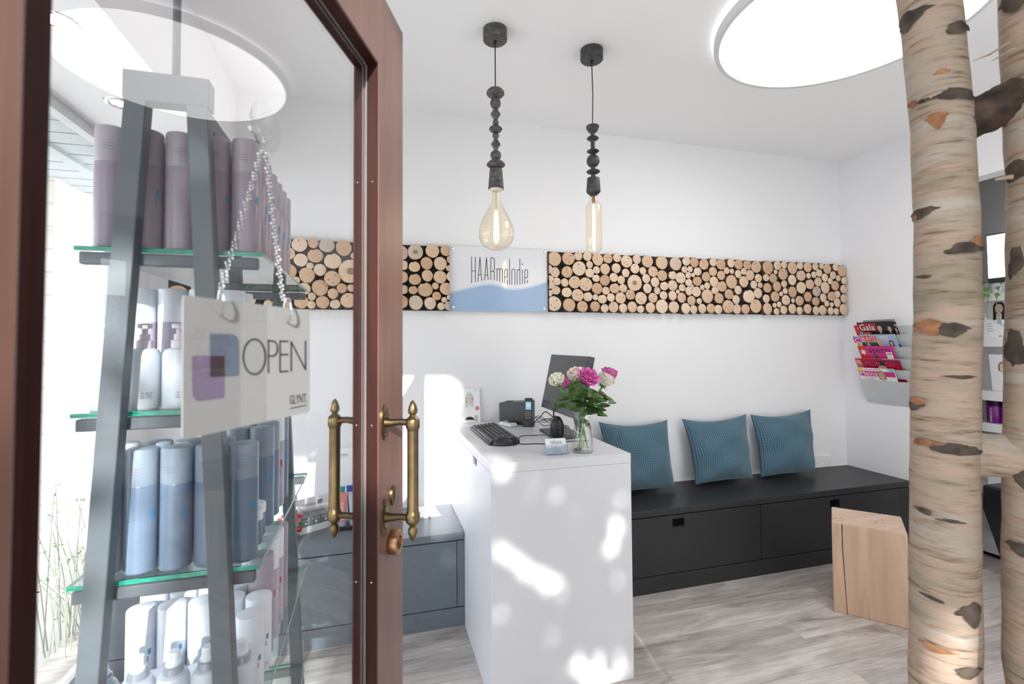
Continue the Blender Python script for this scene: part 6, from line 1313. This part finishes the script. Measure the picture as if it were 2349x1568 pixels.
def rung(a, b_, ra, rb, mt_, lab, seed):
    r_ = random.Random(seed); a, b_ = V(a), V(b_); ax = (b_-a).normalized(); u = V((0, 0, 1)); u = (u-ax*u.dot(ax)).normalized(); w = ax.cross(u); vs = []; n = 24; K = 14
    for j in range(K+1):
        f_ = j/K; c = a.lerp(b_, f_); rr = (ra*(1-f_)+rb*f_)*(1-.10*math.sin(math.pi*f_))
        for k in range(n):
            an = 2*math.pi*k/n; q = rr*(1+.05*math.sin(3*an+seed+4*f_)+.03*math.sin(7*an+9*f_)+(.05*math.sin(11*an+17*f_) if 'rough' in mt_ else 0)); vs.append(c+u*q*math.cos(an)+w*q*math.sin(an))
    m_ = M(); m_.add(vs, [(j*n+k, j*n+(k+1) % n, (j+1)*n+(k+1) % n, (j+1)*n+k) for j in range(K) for k in range(n)]); o = m_.build('rung', mt_, bt_, world=True, ang=60); o['label'] = lab; return o
rung(tk(2200, 283, .95), tk(2345, 222, .91), .040, .042, 'bark_rough', 'upper rung with dark rough bark', 2)
rung(tk(2210, 1038, .96), tk(2350, 1050, .91), .046, .044, 'birch_bark', 'lower pale birch rung', 5)
# bark scars: raised lens-shaped patches wrapped on the trunks
def scar(tp_, rd_, px, py, hw, hh, mi, tr_obj, seed, spike=.35):
    d = ray(px, py).normalized(); best = None
    for i in range(len(tp_)-1):
        for k in range(40):
            c = tp_[i].lerp(tp_[i+1], k/40); rr = rd_[i]*(1-k/40)+rd_[i+1]*k/40; v_ = c-CAM; along = v_.dot(d); q = CAM+d*along; dz = abs(q.z-c.z)
            if best is None or dz < best[0]: best = (dz, c, rr, q)
    _, c, rr, q = best; off = V((q.x-c.x, q.y-c.y, 0)); lat = min(.97, off.length/rr) ; side = off.normalized() if off.length > 1e-6 else V((1, 0, 0))
    tocam = V((CAM.x-c.x, CAM.y-c.y, 0)).normalized(); ls = side.dot(V((-tocam.y, tocam.x, 0))); base = math.atan2(tocam.y, tocam.x); ang0 = base+math.asin(lat)*(1 if ls > 0 else -1)
    k_ = .95/F; r_ = random.Random(seed); m_ = M(); n = 22; pts = []
    wa = hw*k_/rr; 
    def sp(a, z, lift): return V((c.x+(rr*1.0+lift)*math.cos(a), c.y+(rr+lift)*math.sin(a), z))
    rows = 4; vs = [sp(ang0, c.z, rr*.045+.0015)]
    for ring in range(1, rows+1):
        f_ = ring/rows
        for i in range(n):
            a = 2*math.pi*i/n; jag = 1+(.16*math.sin(3*a+seed)+.09*math.sin(7*a+2*seed)+r_.uniform(-.05, .05))*f_
            ex = abs(math.cos(a))**1.0*(1 if math.cos(a) > 0 else -1); ey = math.sin(a)*abs(math.sin(a))**.6*(1-.35*ex*math.sin(seed*1.7))
            vs.append(sp(ang0+wa*f_*jag*ex, c.z+hh*k_*f_*jag*ey+wa*f_*ex*rr*.12*math.sin(seed), rr*.045+.0015-(.0012+.003*0)*f_**2))
    fs = [(0, 1+i, 1+(i+1) % n) for i in range(n)]+[(1+(r-1)*n+i, 1+r*n+i, 1+r*n+(i+1) % n, 1+(r-1)*n+(i+1) % n) for r in range(1, rows) for i in range(n)]
    m_.add(vs, fs); return m_.build('bark_scar', ('birch_scar', 'birch_wood')[mi], tr_obj, world=True, ang=60)
for i, (x, y, hw, hh, mi) in enumerate(((2092, 62, 38, 20, 0), (2200, 82, 30, 14, 0), (2160, 188, 14, 6, 1), (2186, 235, 55, 13, 0), (2095, 252, 14, 8, 1), (2150, 290, 18, 20, 1), (2115, 495, 32, 12, 0), (2105, 503, 16, 8, 1), (2222, 575, 45, 12, 0), (2240, 560, 18, 12, 1),
                                        (2130, 748, 34, 18, 1), (2180, 755, 34, 16, 0), (2105, 915, 22, 12, 1), (2100, 925, 24, 13, 0), (2122, 1007, 30, 8, 1), (2205, 1022, 52, 13, 0), (2118, 1158, 22, 6, 0), (2225, 1385, 26, 26, 0), (2150, 1455, 34, 7, 1), (2225, 1515, 30, 12, 0), (2200, 1383, 12, 5, 0), (2180, 1180, 26, 4, 0), (2140, 1345, 24, 4, 0), (2120, 640, 20, 4, 0), (2200, 860, 30, 4, 0))):
    scar(t1p, r1, x, y, hw, hh, mi, t1, i+1)
for i, (x, y, hw, hh, mi) in enumerate(((2330, 28, 30, 22, 0), (2335, 240, 26, 24, 0), (2338, 400, 34, 22, 0), (2342, 610, 24, 34, 0), (2330, 800, 24, 40, 0), (2342, 1072, 22, 30, 0), (2340, 1240, 26, 14, 0))):
    scar(t2p, [.054]*len(t2p), x, y, hw, hh, mi, t2, i+31)
for pts_, rr_ in (([tk(2318, 95, .86), tk(2270, 125, .87), tk(2232, 140, .875)], [.0022, .0016, .0006]), ([tk(2330, 110, .86), tk(2300, 125, .87), tk(2275, 140, .88)], [.002, .0015, .0008]), ([tk(2325, 405, .86), tk(2300, 408, .87), tk(2282, 412, .875)], [.004, .0032, .0018])):
    M().tube(pts_, rr_, 6).build('peeling_bark_strip', 'birch_bark', t2, world=True)
